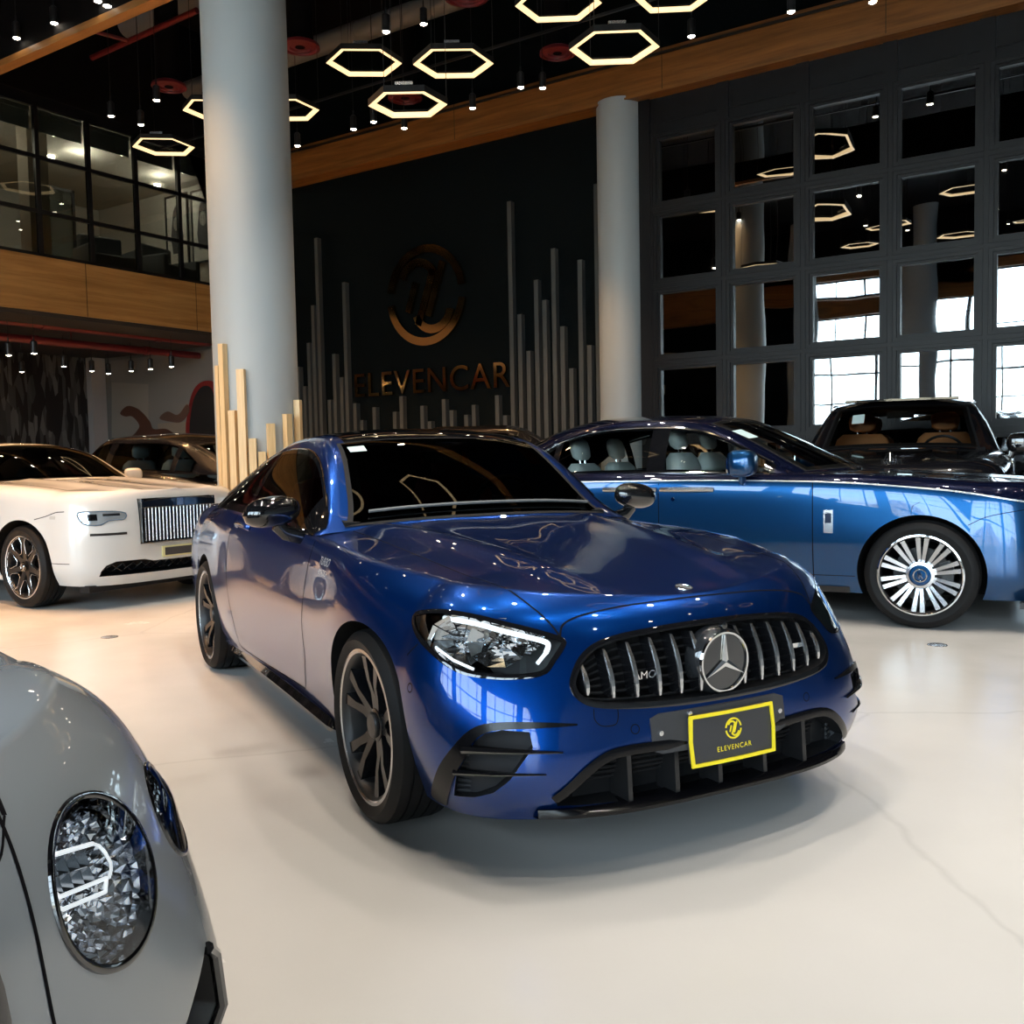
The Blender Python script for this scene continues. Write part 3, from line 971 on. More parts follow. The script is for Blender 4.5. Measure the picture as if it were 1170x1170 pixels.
# ------------------------------------------------------------------ fixtures
def hexagon(px, py, wpx, turn=0.0, lab='', zfix=None, pos=None, dia=1.1):
    """pendant hexagon of bars; the photo gives its centre and its width"""
    if pos is None:
        p = at_depth(px, py, dia * FPX / wpx * 1.0)
    else: p = Vector(pos)
    e = empty('pendant_lamp', p, -YAW * 0 + turn)
    tag(e, lab, 'pendant lamp', 'hexagon pendant lamps')
    ro = dia / 2; bw = .055; bh = .075
    P = [(ro * math.cos(PI * k / 3), ro * math.sin(PI * k / 3)) for k in range(6)]; Q = [(x * (1 - bw / ro), y * (1 - bw / ro)) for x, y in P]
    m = MB(); n = 6
    V = [(x, y, 0) for x, y in P] + [(x, y, bh) for x, y in P] + [(x, y, bh) for x, y in Q] + [(x, y, 0) for x, y in Q]
    F = []
    for k in range(1, 3):
        F += [(k * n + i, k * n + (i + 1) % n, (k + 1) * n + (i + 1) % n, (k + 1) * n + i) for i in range(n)]
    F += [(i, (i + 1) % n, n + (i + 1) % n, n + i) for i in range(n)]
    m.add(V, F); m.build('housing', M_BLACKMATT, e, smooth=False)
    m = MB()
    P2 = [(x * .985, y * .985) for x, y in P]; Q2 = [(x * .99, y * .99) for x, y in Q]
    V = [(x, y, -.006) for x, y in P2] + [(x, y, -.006) for x, y in Q2] + [(x, y, .001) for x, y in P2] + [(x, y, .001) for x, y in Q2] + [(x, y, .045) for x, y in [(a * .985, b_ * .985) for a, b_ in Q]]
    m.add(V, [(i, (i + 1) % n, n + (i + 1) % n, n + i) for i in range(n)] + [(i, (i + 1) % n, 2 * n + (i + 1) % n, 2 * n + i) for i in range(n)] + [(n + i, n + (i + 1) % n, 4 * n + (i + 1) % n, 4 * n + i) for i in range(n)])
    m.build('light_strip', M_HEX, e, smooth=False)
    for k in (0, 2, 4):
        x, y = P[k]; m = MB(); m.tube([(x * .97, y * .97, bh), (x * .97, y * .97, ZC - p.z)], .004, 5); m.build('wire', M_BLACKSATIN, e)
    m = MB(); m.box((-.10, -ro * .85 - .02, bh), (.10, -ro * .85 + .02, bh + .035)); m.build('driver_box', M_SATINCHROME, e, smooth=False)
    return e


hexes = [(416, 72, 87, .06, 'glowing hexagon pendant left of the middle pair, below a grey duct'),
         (518, 73, 93, .02, 'glowing hexagon pendant directly right of its twin, above the lowest one'),
         (466, 120, 91, .0, 'lowest glowing hexagon of the middle three, above the wall emblem'),
         (702, 55, 104, -.04, 'glowing hexagon pendant hanging before the wood beam and round back column'),
         (638, 5, 100, -.04, 'glowing hexagon pendant at the top edge, left of the cut-off corner one'),
         (771, -6, 98, -.06, 'hexagon pendant cut by the top edge, furthest right'),
         (187, 168, 70, .1, 'hexagon pendant hanging in front of the mezzanine glazing'),
         (247, 126, 76, .06, 'hexagon pendant half hidden by the left side of the grey column'),
         (326, 126, 78, .02, 'hexagon pendant half hidden by the right side of the grey column')]
for i, h in enumerate(hexes): hexagon(h[0], h[1], h[2], h[3] + YAW, h[4], dia=.93 if i == 2 else 1.1)
# lamps of the same family over the photographer, seen only mirrored in paint and panes
for i, (x, y, z) in enumerate([(-5.0, 5.6, 6.8), (-3.2, 6.4, 7.2), (-3.6, 4.0, 6.5), (-1.2, 7.4, 6.6), (-.4, 5.0, 7.0), (1.4, 6.6, 6.7), (.8, 3.0, 6.6), (-2.2, 1.6, 7.0), (-6.4, 2.4, 6.8), (3.6, 8.8, 6.8)]):
    hexagon(0, 0, 0, YAW + .3 * i, 'hexagon pendant above the photographer, mirrored in bonnets and panes', pos=(x, y, z))

SPOTS = []


def spot(px, py, z, lab, energy=0, size=.055, cone=70, pos=None, length=None, warm=True):
    p = on_plane(px, py, 2, z) if pos is None else Vector(pos)
    e = empty('spotlight', p); tag(e, lab, 'spotlight', 'ceiling spotlights')
    m = MB(); m.lathe([(size, .0), (size, .22), (size * .4, .25), (.012, .25), (.012, .33)], 20); m.build('housing', M_BLACKSATIN, e)
    m = MB(); m.lathe([(0, -.012), (size * .6, -.006), (size * .92, .012)], 20); m.build('bulb', M_BULB, e)
    top = (ZC if length is None else z + length) - p.z
    m = MB(); m.tube([(0, 0, .3), (0, 0, top)], .006, 5); m.build('rod', M_BLACKSATIN, e)
    if energy:
        ld = bpy.data.lights.new('spot_beam', 'SPOT'); ld.energy = energy; ld.color = (1.0, .52, .21) if warm else (1.0, .90, .78); ld.spot_size = R(cone); ld.spot_blend = .6; ld.shadow_soft_size = .06
        lo = link(bpy.data.objects.new('spot_beam', ld)); lo.location = p + Vector((0, 0, -.04)); lo['kind'] = 'helper'
    return e


ls = [(19, 44), (62, 27), (112, 2)]
for i, (u, v) in enumerate(ls): spot(u, v, 7.6, ORD[i] + ' small spotlight from the left edge, above the thin wood trim', 0)
ls = [(127, 133), (179, 115), (340, 167), (404, 148), (462, 147), (540, 124), (620, 101), (790, 42), (904, 14), (997, 3)]
nm = ['small spotlight hanging before the mezzanine glazing, left one', 'small spotlight just right of that over the mezzanine hexagon', 'small spotlight right beside the near column, above the beam end',
      'small spotlight under the left middle hexagon, before the beam', 'small spotlight directly under the lowest middle hexagon', 'small spotlight on the beam right of the lowest middle hexagon',
      'small spotlight on the beam left of the back column', 'small spotlight over the beam, first right of the back column', 'small spotlight over the beam, second right of the back column', 'small spotlight at the top edge, third right of the back column']
for (u, v), l in zip(ls, nm): spot(u, v, 7.05, l, 0)
spot(484, 28, 7.6, 'small spotlight between the two middle hexagons, higher up', 0)
# spotlights over the cars: the dots mirrored in bonnets and windscreens, and the warm light on the floor
k = 0
for row, y in enumerate((1.2, 3.4, 5.6, 7.6, 10.2, 12.6)):
    for x in (-14.2, -11.2, -8.4, -5.6, -2.8, 0.2, 3.4):
        if row > 3 and x > -7: continue
        warm = x < -7
        k += 1
        spot(0, 0, 0, 'ceiling spotlight over the parked cars, outside the frame', (1080 if warm else 420), warm=warm, pos=(x + .5 * (row % 2) + .13 * math.sin(7 * k), y + .2 * math.cos(5 * k), 7.0), cone=84)
for i, (u, v) in enumerate([(10, 406), (39, 404), (73, 419), (105, 424), (124, 427), (150, 424), (172, 422), (196, 419), (25, 425)]):
    spot(u, v, 3.36, ORD[i] + ' small track spotlight under the mezzanine, counted from the left', (60 if i in (1, 5, 7) else 0), size=.06, length=.66, cone=110)
for i, (u, v) in enumerate([(62, 140), (140, 165), (210, 184), (180, 226), (62, 256), (227, 214)]):
    p = at_depth(u, v, 1); d = ray(u, v)
    x = XB - (1.2 if i in (0, 1, 2) else 2.6); q = CP + d * ((x - CP.x) / d.x); z = 7.80
    o = MB(); o.lathe([(0, -.012), (.05, -.008), (.07, .0), (.07, .05)], 18)
    e = o.build('downlight', M_BULB, loc=(x, q.y, z)); tag(e, ORD[i] + ' ceiling downlight seen through the mezzanine glazing', 'downlight', 'mezzanine downlights')

# ------------------------------------------------------------------ sign on the back wall
def wall_sign():
    c = on_plane(484.5, 337, 1, YA); r = .92
    c0 = on_plane(440, 340, 1, YA); c1 = on_plane(529, 335, 1, YA); rx = (c1.x - c0.x) / 2
    t0 = on_plane(484, 279, 1, YA); t1 = on_plane(484, 395, 1, YA); rz = (t0.z - t1.z) / 2
    e = MB()
    emblem(e, rz, lambda a, b, t: (c.x + a * rx / rz, YA + .12 - .02 - .07 * (t), c.z + b), 0)
    o = e.build('wall_emblem', M_BRONZE, smooth=False)
    tag(o, 'large polished bronze ring emblem with interlocked strokes on the dark wall', 'emblem')
    a = on_plane(403, 442, 1, YA); b = on_plane(580, 429.5, 1, YA)
    vs, fs = text_mesh('ELEVENCAR', 1.0, .035, 1.0, 1.08)
    w = max(v[0] for v in vs) - min(v[0] for v in vs); s = (b.x - a.x) / w; h = max(v[1] for v in vs) - min(v[1] for v in vs); sz = .50 / h
    m = MB(); m.add([((a.x + b.x) / 2 + v[0] * s, YA + .12 - .05 - v[2], (a.z + b.z) / 2 + v[1] * sz) for v in vs], fs)
    o = m.build('wall_lettering', M_BRONZE, smooth=False)
    tag(o, 'raised capital lettering in dark polished metal below the round wall emblem', 'lettering')


wall_sign()


def battens():
    zl = [(35, 700), (57, 765), (70, 620), (84, 495), (95, 270), (140, 810), (155, 657), (180, 735), (188, 418), (225, 822), (248, 878), (290, 835), (358, 850), (380, 798), (450, 830), (475, 882), (522, 808), (548, 845), (597, 860), (622, 827), (700, 795), (727, 862), (740, 148), (775, 525), (805, 647), (830, 410), (858, 477), (887, 305), (918, 565), (948, 705), (976, 343), (1008, 628), (1030, 90)]
    P = []
    for a, b in zl:
        u, v = 330 + a / 2.925, 180 + b / 2.925
        P.append(on_plane(u, v, 1, YA + .05))
    hs = sorted(p.z for p in P)
    for i, p in enumerate(P):
        m = MB(); m.box((-.045, -.05, .0), (.045, .07, p.z))
        o = m.build('wall_batten', M_BATTEN, smooth=False, loc=(p.x, YA + .05, 0))
        left = i < 9; mid = 9 <= i < 22
        if left: lab = ORD[i] + ' grey upright batten from the left end of the dark wall'
        elif mid: lab = ORD[i - 9] + ' short grey batten below the lettering, counted from the left'
        else: lab = ORD[i - 22] + ' grey upright batten right of the lettering, counted towards the back column'
        tag(o, lab, 'batten', 'grey battens on the dark wall')


battens()


def pine():
    L = [(254, 393, .05), (266, 469, .06), (275, 422, .065), (288.5, 501, .06), (299, 516, .06), (309, 484, .06), (328, 473, .06), (340, 457, .05), (250, 418, .04)]
    for i, (u, v, w) in enumerate(sorted(L)):
        # foot of the slat on the column's near face, looked up along the photo ray
        d = ray(u, v); a = Vector((CP.x - CLX, CP.y - CLY)); dd = Vector((d.x, d.y)); rr = CLD / 2 + .04
        A = dd.dot(dd); Bq = 2 * a.dot(dd); Cq = a.dot(a) - rr * rr; D = Bq * Bq - 4 * A * Cq
        t = (-Bq - math.sqrt(D)) / (2 * A) if D > 0 else -Bq / (2 * A)
        p = CP + d * t
        ang = math.atan2(p.y - CLY, p.x - CLX)
        q = Vector((CLX + rr * math.cos(ang), CLY + rr * math.sin(ang)))
        m = MB(); m.box((-.035, -w / 2 - .008, 0), (.035, w / 2 + .008, p.z))
        o = m.build('pine_slat', M_PINE, smooth=False, loc=(q.x, q.y, 0)); o.rotation_euler = (0, 0, ang)
        tag(o, ORD[i] + ' pale pine slat from the left at the foot of the grey column', 'slat', 'pine slats around the column')


pine()


def pipes():
    for i, (a, b, r) in enumerate((((0, 367.9), (244.7, 391.4), .075), ((0, 387.1), (245.7, 406.4), .08))):
        x = XB - 1.2 - .4 * i; p, q = on_plane(*a, 0, x), on_plane(*b, 0, x)
        z = (p.z + q.z) / 2
        m = MB(); m.tube([(x, -6, z), (x, YA - .5, z)], r, 14)
        e = m.build('sprinkler_pipe', M_PIPE); tag(e, 'dark red sprinkler pipe under the mezzanine, ' + ('upper one' if i == 0 else 'lower one'), 'pipe')
        for y in (5.2, 8.0, 10.8, 13.4):
            m = MB(); m.tube([(x, y - .07, z), (x, y + .07, z)], r * 1.25, 14); m.build('coupling', M_PIPE, e)
        for y in (6.4, 11.6):
            m = MB(); m.tube([(x, y, z), (x, y, 4.05)], .012, 6); m.build('hanger', M_PIPE, e)
    for i, (u, v, z, r, lab) in enumerate(((193, 100, 7.9, .30, 'over the mezzanine hexagon'), (343, 55, 8.0, .32, 'just right of the grey column'), (637, 62, 7.9, .30, 'between the back column and the beam hexagon'), (533, -3, 8.2, .34, 'at the top edge in the middle'), (463, 113, 8.3, .34, 'seen through the lowest middle hexagon'))):
        p = on_plane(u, v, 2, z); e = empty('air_vent', p); tag(e, 'round dark red ceiling diffuser, ' + lab, 'air diffuser', 'red ceiling diffusers')
        m = MB(); m.lathe([(r * .25, .012), (r * .5, .03), (r * .55, .0), (r * .8, .02), (r * .84, -.01), (r, .0), (r * .97, .05), (r * .7, .09)], 36); m.build('disc', M_REDDISC, e)
        m = MB(); m.lathe([(r * .68, .06), (r * .68, ZC - z)], 24); m.build('duct', M_CEIL, e)
        m = MB(); m.lathe([(0, .05), (r * .3, .03)], 20); m.build('core', M_CEIL, e)
    for i, (a, z, r, lab) in enumerate((((330, 103), 9.1, .19, 'lower'), ((68, 85), 9.9, .22, 'upper'))):
        p = on_plane(*a, 2, z)
        p.y -= (1.20 if i == 0 else .55); xe = XE - .2 if i == 0 else -10.2; m = MB(); m.tube([(XB, p.y, z), (xe, p.y, z)], r, 18)
        for k in range(9 if i == 0 else 2): m.tube([(XB + 1.5 + 3.2 * k, p.y, z), (XB + 1.6 + 3.2 * k, p.y, z)], r * 1.05, 18)
        e = m.build('air_duct', M_DUCT); tag(e, 'long grey round duct under the black ceiling, ' + lab + ' one', 'duct')
    p = on_plane(105, 66, 2, 8.55); q = on_plane(225, 12, 2, 8.55)
    m = MB(); m.tube([p, q], .05, 10); dq = (q - p); m.tube([p + dq * .38, p + dq * .38 + Vector((-.4, -1.4, 0)), p + dq * .38 + Vector((-.4, -1.4, -.3))], .035, 8)
    e = m.build('sprinkler_pipe', M_PIPE); tag(e, 'thin red sprinkler pipe crossing the black ceiling, left of the column', 'pipe')
    # light tracks
    for i, (a, b, z) in enumerate((((335, 125), (500, 2), 7.5), ((440, 146), (620, 86), 7.9))):
        p = on_plane(*a, 2, z); m = MB(); m.box((XB + .5, p.y - .02, z), (2.0, p.y + .02, z + .035))
        e = m.build('track_rail', M_BLACKSATIN, smooth=False); tag(e, ('upper' if i == 0 else 'lower') + ' black lighting track under the ceiling, parallel to the wood beam', 'track')


pipes()


def mezzanine_things():
    def pic(u, v, w, h, lab):
        p = on_plane(u, v, 1, YA - .14)
        e = empty('framed_portrait', p); tag(e, lab, 'picture')
        m = MB()
        for lo, hi in (((-w, -.03, -h), (-w + .05, 0, h)), ((w - .05, -.03, -h), (w, 0, h)), ((-w, -.03, -h), (w, 0, -h + .05)), ((-w, -.03, h - .05), (w, 0, h))): m.box(lo, hi)
        m.build('frame', M_BLACKSATIN, e, smooth=False)
        m = MB(); m.box((-w + .05, -.012, -h + .05), (w - .05, 0, h - .05)); m.build('mount', mat('picture_mount', (.46, .45, .42), .7), e, smooth=False)
        m = MB(); sh = [(-.30, -.62), (-.42, -.2), (-.30, .25), (-.22, .55), (0, .72), (.22, .55), (.30, .25), (.42, -.2), (.30, -.62)]
        m.prism([(a * w * 1.3, b * h) for a, b in sh], -.02, -.012, 1); m.prism([(.13 * math.cos(t) * 2.2 * w, .2 * h + .2 * h * math.sin(t)) for t in np.linspace(0, 2 * PI, 17)[:-1]], -.025, -.02, 1, 1)
        m.build('drawing', [mat('drawing_dark', (.05, .05, .055), .8), mat('drawing_grey', (.22, .21, .20), .8)], e, smooth=False)
    pic(203, 264, .42, .86, 'framed dark portrait drawing on the mezzanine wall, left of the pair')
    pic(233, 258, .42, .86, 'framed dark portrait drawing on the mezzanine wall, right of the pair')
    def sofa(x, y, rz, lab):
        e = empty('armchair', (x, y, 5.10), rz); tag(e, lab, 'armchair')
        f = mat('grey_upholstery', (.10, .105, .11), .85)
        for nm, lo, hi in (('seat', (-.45, -.4, .16), (.45, .4, .45)), ('backrest', (-.45, .3, .3), (.45, .48, .95)), ('armrest', (-.55, -.42, .1), (-.42, .48, .65)), ('armrest', (.42, -.42, .1), (.55, .48, .65))):
            m = MB(); m.box(lo, hi); o = m.build(nm, f, e, smooth=False); bv = o.modifiers.new('b', 'BEVEL'); bv.width = .05; bv.segments = 3
        for sx in (-.45, .45):
            for sy in (-.35, .4):
                m = MB(); m.box((sx - .03, sy - .03, 0), (sx + .03, sy + .03, .16)); m.build('leg', M_BLACKSATIN, e, smooth=False)
    sofa(XB - 1.0, 13.6, R(100), 'grey armchair behind the mezzanine glass, nearest the column')
    sofa(XB - 1.1, 12.2, R(80), 'grey armchair behind the mezzanine glass, beside the other armchair')
    e = empty('glass_partition', (XB - 2.2, 11.6, 5.1)); tag(e, 'black framed partition standing inside the mezzanine', 'partition')
    m = MB(); m.box((-.02, -.6, 0), (.02, -.54, 2.0)); m.box((-.02, .54, 0), (.02, .6, 2.0)); m.box((-.02, -.6, 1.94), (.02, .6, 2.0)); m.build('frame', M_BLACKSATIN, e, smooth=False)
    m = MB(); m.box((-.008, -.54, 0), (.008, .54, 1.94)); m.build('pane', M_MEZGLASS, e, smooth=False)
    for y in (9.5, 12.2, 14.2):
        ld = bpy.data.lights.new('mezzanine_lamp', 'POINT'); ld.energy = 70; ld.color = (1, .86, .68); ld.shadow_soft_size = .08
        lo = link(bpy.data.objects.new('mezzanine_lamp', ld)); lo.location = (XB - 1.9, y, 7.6); lo['kind'] = 'helper'


mezzanine_things()


def mural():
    Y = YA - .31
    p0 = on_plane(126, 404, 1, Y); p1 = on_plane(262, 404, 1, Y); zb = 0.0; zt = p1.z + .15
    e = empty('painted_panel', (p0.x, Y, 0)); tag(e, 'large beige painted wall panel with red arch and bronze shapes, beside the pale pillar', 'mural')
    W = p1.x - p0.x
    m = MB(); m.box((0, -.01, zb), (W, .02, zt)); m.build('panel', mat('panel_beige', (.20, .20, .20), .6), e, smooth=False)
    def uv(u, v):
        q = on_plane(u, v, 1, Y); return (q.x - p0.x, q.z)
    def shape(pts, col, name, t, sm=True):
        P = [uv(*p) for p in pts]
        if sm: P = smooth_poly(P, True, 4)
        m = MB(); m.prism(P, -t, 0, 1); m.build(name, mat('mural_' + name, col, .55), e, smooth=False)
    shape([(128, 437), (170, 439), (170, 500), (128, 500)], (.27, .255, .235), 'pale_field', .012, False)
    shape([(215, 500), (216, 465), (222, 445), (232, 436), (244, 436), (252, 444), (252, 500)], (.20, .012, .012), 'red_arch', .014)
    shape([(219, 500), (220, 465), (226, 448), (234, 441), (242, 444), (246, 460), (246, 500)], (.012, .011, .012), 'black_arch', .02)
    shape([(138, 472), (146, 464), (156, 466), (164, 472), (172, 482), (176, 490), (190, 490), (200, 496), (204, 505), (150, 505), (156, 494), (160, 486), (152, 476), (144, 476)], (.085, .032, .02), 'bronze_shape', .022)
    shape([(183, 478), (192, 470), (204, 474), (214, 462), (217, 470), (208, 482), (196, 482)], (.11, .06, .045), 'brown_stroke', .022)
    shape([(180, 484), (214, 482), (214, 500), (184, 500)], (.26, .22, .18), 'tan_field', .013, False)


mural()
for i, (u, v) in enumerate(((1071, 737), (125, 728))):
    p = on_plane(u, v, 2, 0); m = MB(); m.lathe([(0, .006), (.045, .006), (.06, .003), (.062, 0)], 28)
    o = m.build('floor_cap', M_SATINCHROME, loc=p); tag(o, ('round metal floor cap on the white floor near the silver wheel' if i == 0 else 'round metal floor cap on the floor before the white car'), 'floor cap')
# ------------------------------------------------------------------ blue coupe (the hero)
def build_hero():
    car = empty('coupe', (*rot2(YAW, (0.270, 3.703)), 0), R(-61.607) + YAW)
    tag(car, 'metallic blue two-door coupe with black roof and yellow-framed show plate, nearest the middle', 'car')
    rows = [
        dict(xn=.80, zn=.195, nf=2.9, W=[(.35, .815), (0, .86), (-.6, .86), (-1.5, .865), (-2.4, .87), (-3.2, .86)], Z=[(.35, .175), (0, .20), (-.6, .235), (-1.5, .225), (-2.5, .22), (-3.2, .25)], xe=-3.85, ze=.30),
        dict(xn=.855, zn=.29, nf=2.95, W=[(.35, .868), (0, .90), (-.6, .885), (-1.5, .885), (-2.4, .90), (-3.2, .875)], Z=[(.35, .30), (0, .31), (-.6, .33), (-1.5, .32), (-2.5, .32), (-3.2, .34)], xe=-3.93, ze=.40),
        dict(xn=.855, zn=.42, nf=2.8, W=[(.35, .895), (0, .922), (-.6, .90), (-1.5, .898), (-2.4, .918), (-3.2, .892)], Z=[(.35, .43), (0, .44), (-.6, .45), (-1.5, .44), (-2.5, .45), (-3.2, .47)], xe=-3.965, ze=.53),
        dict(xn=.835, zn=.56, nf=2.4, W=[(.35, .888), (0, .930), (-.6, .915), (-1.5, .91), (-2.4, .930), (-3.2, .898)], Z=[(.35, .565), (0, .575), (-.6, .585), (-1.5, .585), (-2.5, .60), (-3.2, .62)], xe=-3.97, ze=.67),
        dict(xn=.805, zn=.68, nf=2.1, W=[(.35, .855), (0, .922), (-.6, .906), (-1.5, .902), (-2.4, .924), (-3.2, .885)], Z=[(.35, .69), (0, .71), (-.6, .72), (-1.5, .73), (-2.5, .75), (-3.2, .77)], xe=-3.95, ze=.80),
        dict(xn=.76, zn=.765, nf=1.95, W=[(.35, .795), (0, .888), (-.6, .876), (-1.5, .874), (-2.4, .898), (-3.2, .838)], Z=[(.35, .80), (0, .83), (-.6, .85), (-1.5, .87), (-2.5, .90), (-3.2, .91)], xe=-3.93, ze=.92),
        dict(xn=.69, zn=.822, nf=1.8, W=[(.35, .70), (0, .82), (-.6, .832), (-1.5, .836), (-2.4, .845), (-3.2, .755)], Z=[(.35, .865), (0, .900), (-.6, .935), (-1.5, .965), (-2.5, 1.00), (-3.2, .99)], xe=-3.90, ze=.985),
    ]
    zc = ncs([.68, .5, .2, -.2, -.6, -.9, -2.2, -3.2, -3.6, -3.9], [.822, .858, .905, .950, .988, 1.005, 1.03, 1.03, 1.02, .985])

    def bump(x, y, v):
        if x < -.85: return 0
        yr = .30 + .22 * (0.6 - x) / 1.3
        return .014 * math.exp(-((y - yr) / .07) ** 2) * min(1, (0.66 - x) / .3 if x < .66 else 0) - .006 * math.exp(-(y / .16) ** 2)
    B = Body(rows, zc, bump, xf=.30, xr=-3.25)
    return car, B, dict(rows=rows)
def finish_hero(car, B):
    BLUE = paint('blue_metallic_paint', (0.0014, 0.036, 0.205), .85, .29, flake=.08)
    DARK = mat('intake_mesh', (0.022, 0.024, 0.028), .5, spec=.3)
    N, L, b = nodes(DARK)
    RED = mat('red_leather', (.25, .012, .015), .5)
    VF = View(B, (1, 0, 0)); VR = View(B, (0, -1, 0)); VL = View(B, (0, 1, 0)); VT = View(B, (0, 0, 1), (1, 0, 0))
    VH = View(B, (.75, -.62, .22)); VC = View(B, (.84, -.54, .0))
    mats = [BLUE, M_WELL, M_WELL, M_BLACKSATIN]
    # ---- outlines
    head3 = [(0.301, -0.837, 0.765), (0.335, -0.825, 0.781), (0.416, -0.791, 0.792), (0.512, -0.728, 0.784), (0.602, -0.644, 0.76), (0.665, -0.563, 0.735), (0.700, -0.520, 0.716), (0.708, -0.528, 0.696), (0.712, -0.561, 0.662), (0.713, -0.592, 0.631), (0.691, -0.638, 0.620), (0.652, -0.703, 0.617), (0.607, -0.757, 0.621), (0.564, -0.793, 0.628), (0.509, -0.823, 0.648), (0.445, -0.843, 0.678), (0.385, -0.852, 0.705), (0.328, -0.849, 0.737)]
    head = smooth_poly([VH.ab(p) for p in head3], True, 3)
    grille = sym([(0, .735), (-.13, .733), (-.27, .724), (-.36, .713), (-.43, .694), (-.48, .66), (-.512, .616), (-.522, .585), (-.510, .556), (-.468, .533), (-.36, .519), (-.18, .509), (0, .506)])
    grille = smooth_poly(grille, True, 3)
    intake = sym([(0, .377), (-.12, .379), (-.30, .386), (-.40, .384), (-.46, .372), (-.52, .335), (-.60, .262), (-.585, .236), (-.36, .224), (-.11, .216), (0, .214)])
    fr_out = [(0.788, -0.528, 0.483), (0.751, -0.618, 0.492), (0.703, -0.704, 0.495), (0.657, -0.765, 0.488), (0.621, -0.803, 0.464), (0.58, -0.833, 0.413), (0.519, -0.849, 0.345), (0.447, -0.84, 0.266), (0.40, -0.825, 0.215), (.43, -.818, .198)]
    fr_in = [(0.467, -0.804, 0.198), (0.514, -0.817, 0.252), (0.574, -0.822, 0.33), (0.615, -0.809, 0.39), (0.638, -0.791, 0.438), (0.66, -0.767, 0.462), (0.692, -0.727, 0.473), (0.738, -0.654, 0.476), (0.764, -0.598, 0.477), (0.789, -0.53, 0.478)]
    opening3 = [(0.638, -0.791, 0.438), (0.66, -0.767, 0.462), (0.692, -0.727, 0.473), (0.736, -0.66, 0.467), (0.747, -0.655, 0.422), (0.73, -0.687, 0.375), (0.708, -0.711, 0.329), (0.661, -0.743, 0.283), (0.604, -0.778, 0.258), (0.530, -0.812, 0.245), (0.574, -0.822, 0.33), (0.615, -0.809, 0.39)]
    opening = [VC.ab(p) for p in opening3]
    cut = []

    def mirrored(o):
        for v in o.data.vertices: v.co.y = -v.co.y
        o.data.flip_normals(); return o
    nm = [BLUE, M_WELL, M_WELL, M_BLACKSATIN]
    for s in (1, -1):
        for x, r in ((0, .372), (-2.873, .372)):
            mb = MB(); mb.lathe([(0, -.5), (r, -.5), (r, 0), (0, 0)], 72, 1, 2)
            o = mb.build('c', nm, smooth=False); o.location = (x, s * 1.05 + (.0 if s < 0 else 0), .34)
            if s < 0: o.rotation_euler = (0, 0, PI)
            cut.append(o)
        h = VH.prism('c', head, .70, 1.3, 3, nm); cut.append(h if s < 0 else mirrored(h))
        q = VC.prism('c', opening, .86, 1.5, 3, nm); cut.append(q if s < 0 else mirrored(q))
    cut.append(VF.prism('c', grille, .64, 1.3, 3, nm))
    cut.append(VF.prism('c', intake, .70, 1.3, 3, nm))
    B.build('body_shell', mats, car, cut)

    # ---- wheels
    WM = dict(tyre=M_TYRE, barrel=M_BLACKSATIN, lip=M_SATINCHROME, disc=M_DISCW, caliper=M_CALIPER, spoke=M_SPOKE, cap=M_BLACKSATIN)
    for x, r, ww in ((0, .34, .245), (-2.873, .337, .275)):
        for s in (1, -1): wheel(car, x, s * (.925 - ww / 2), r, ww, .256, 'twin5', WM, s)

    # ---- headlights, one each side
    for s in (-1, 1):
        fix = (lambda m: m) if s < 0 else mir
        hl = empty('headlight', (0, 0, 0), 0, car)
        cx = sum(p[0] for p in head) / len(head); cy = sum(p[1] for p in head) / len(head)
        ins = [(cx + (a - cx) * .985, cy + (b_ - cy) * .985) for a, b_ in head]
        m = MB(); V, F = VH.decal_geo(ins, -.001, .0, .03); m.add(V, F); fix(m).build('lens', M_CLEAR, hl)
        m = MB(); V, F = VH.strip_geo(head, .016, .002, 1, True, False); m.add(V, F); fix(m).build('rim', M_BLACKGLOSS, hl)
        m = MB()
        drl = [(0.42, -0.789, 0.776), (0.521, -0.730, 0.768), (0.592, -0.668, 0.748), (0.649, -0.600, 0.728), (0.678, -0.566, 0.716), (0.687, -0.562, 0.705), (0.691, -0.573, 0.686), (0.693, -0.592, 0.669), (0.693, -0.606, 0.656)]
        q = smooth_poly([VH.ab(p) for p in drl], False, 5)
        pts = [VH.on(a, b_, -.012) for a, b_ in q]
        m.tube(pts, [.0085 if i < len(pts) * .75 else .006 for i in range(len(pts))], 8)
        q2 = [VH.on(*VH.ab(p), -.012) for p in ((0.365, -0.822, 0.768), (0.390, -0.818, 0.764), (0.415, -0.808, 0.760))]
        m.tube(q2, [.006, .010, .007], 8)
        fix(m).build('daylight_strip', M_LED, hl)
        m = MB()
        lo = [(0.36, -0.838, 0.722), (0.445, -0.832, 0.687), (0.52, -0.810, 0.660), (0.585, -0.772, 0.640)]
        m.tube([VH.on(*VH.ab(p), -.016) for p in lo], .0045, 6)
        m.build('lower_strip', M_LED, hl) if s < 0 else mir(m).build('lower_strip', M_LED, hl)
        # reflectors: fans of mirror facets, and a dark shelf between
        m = MB()
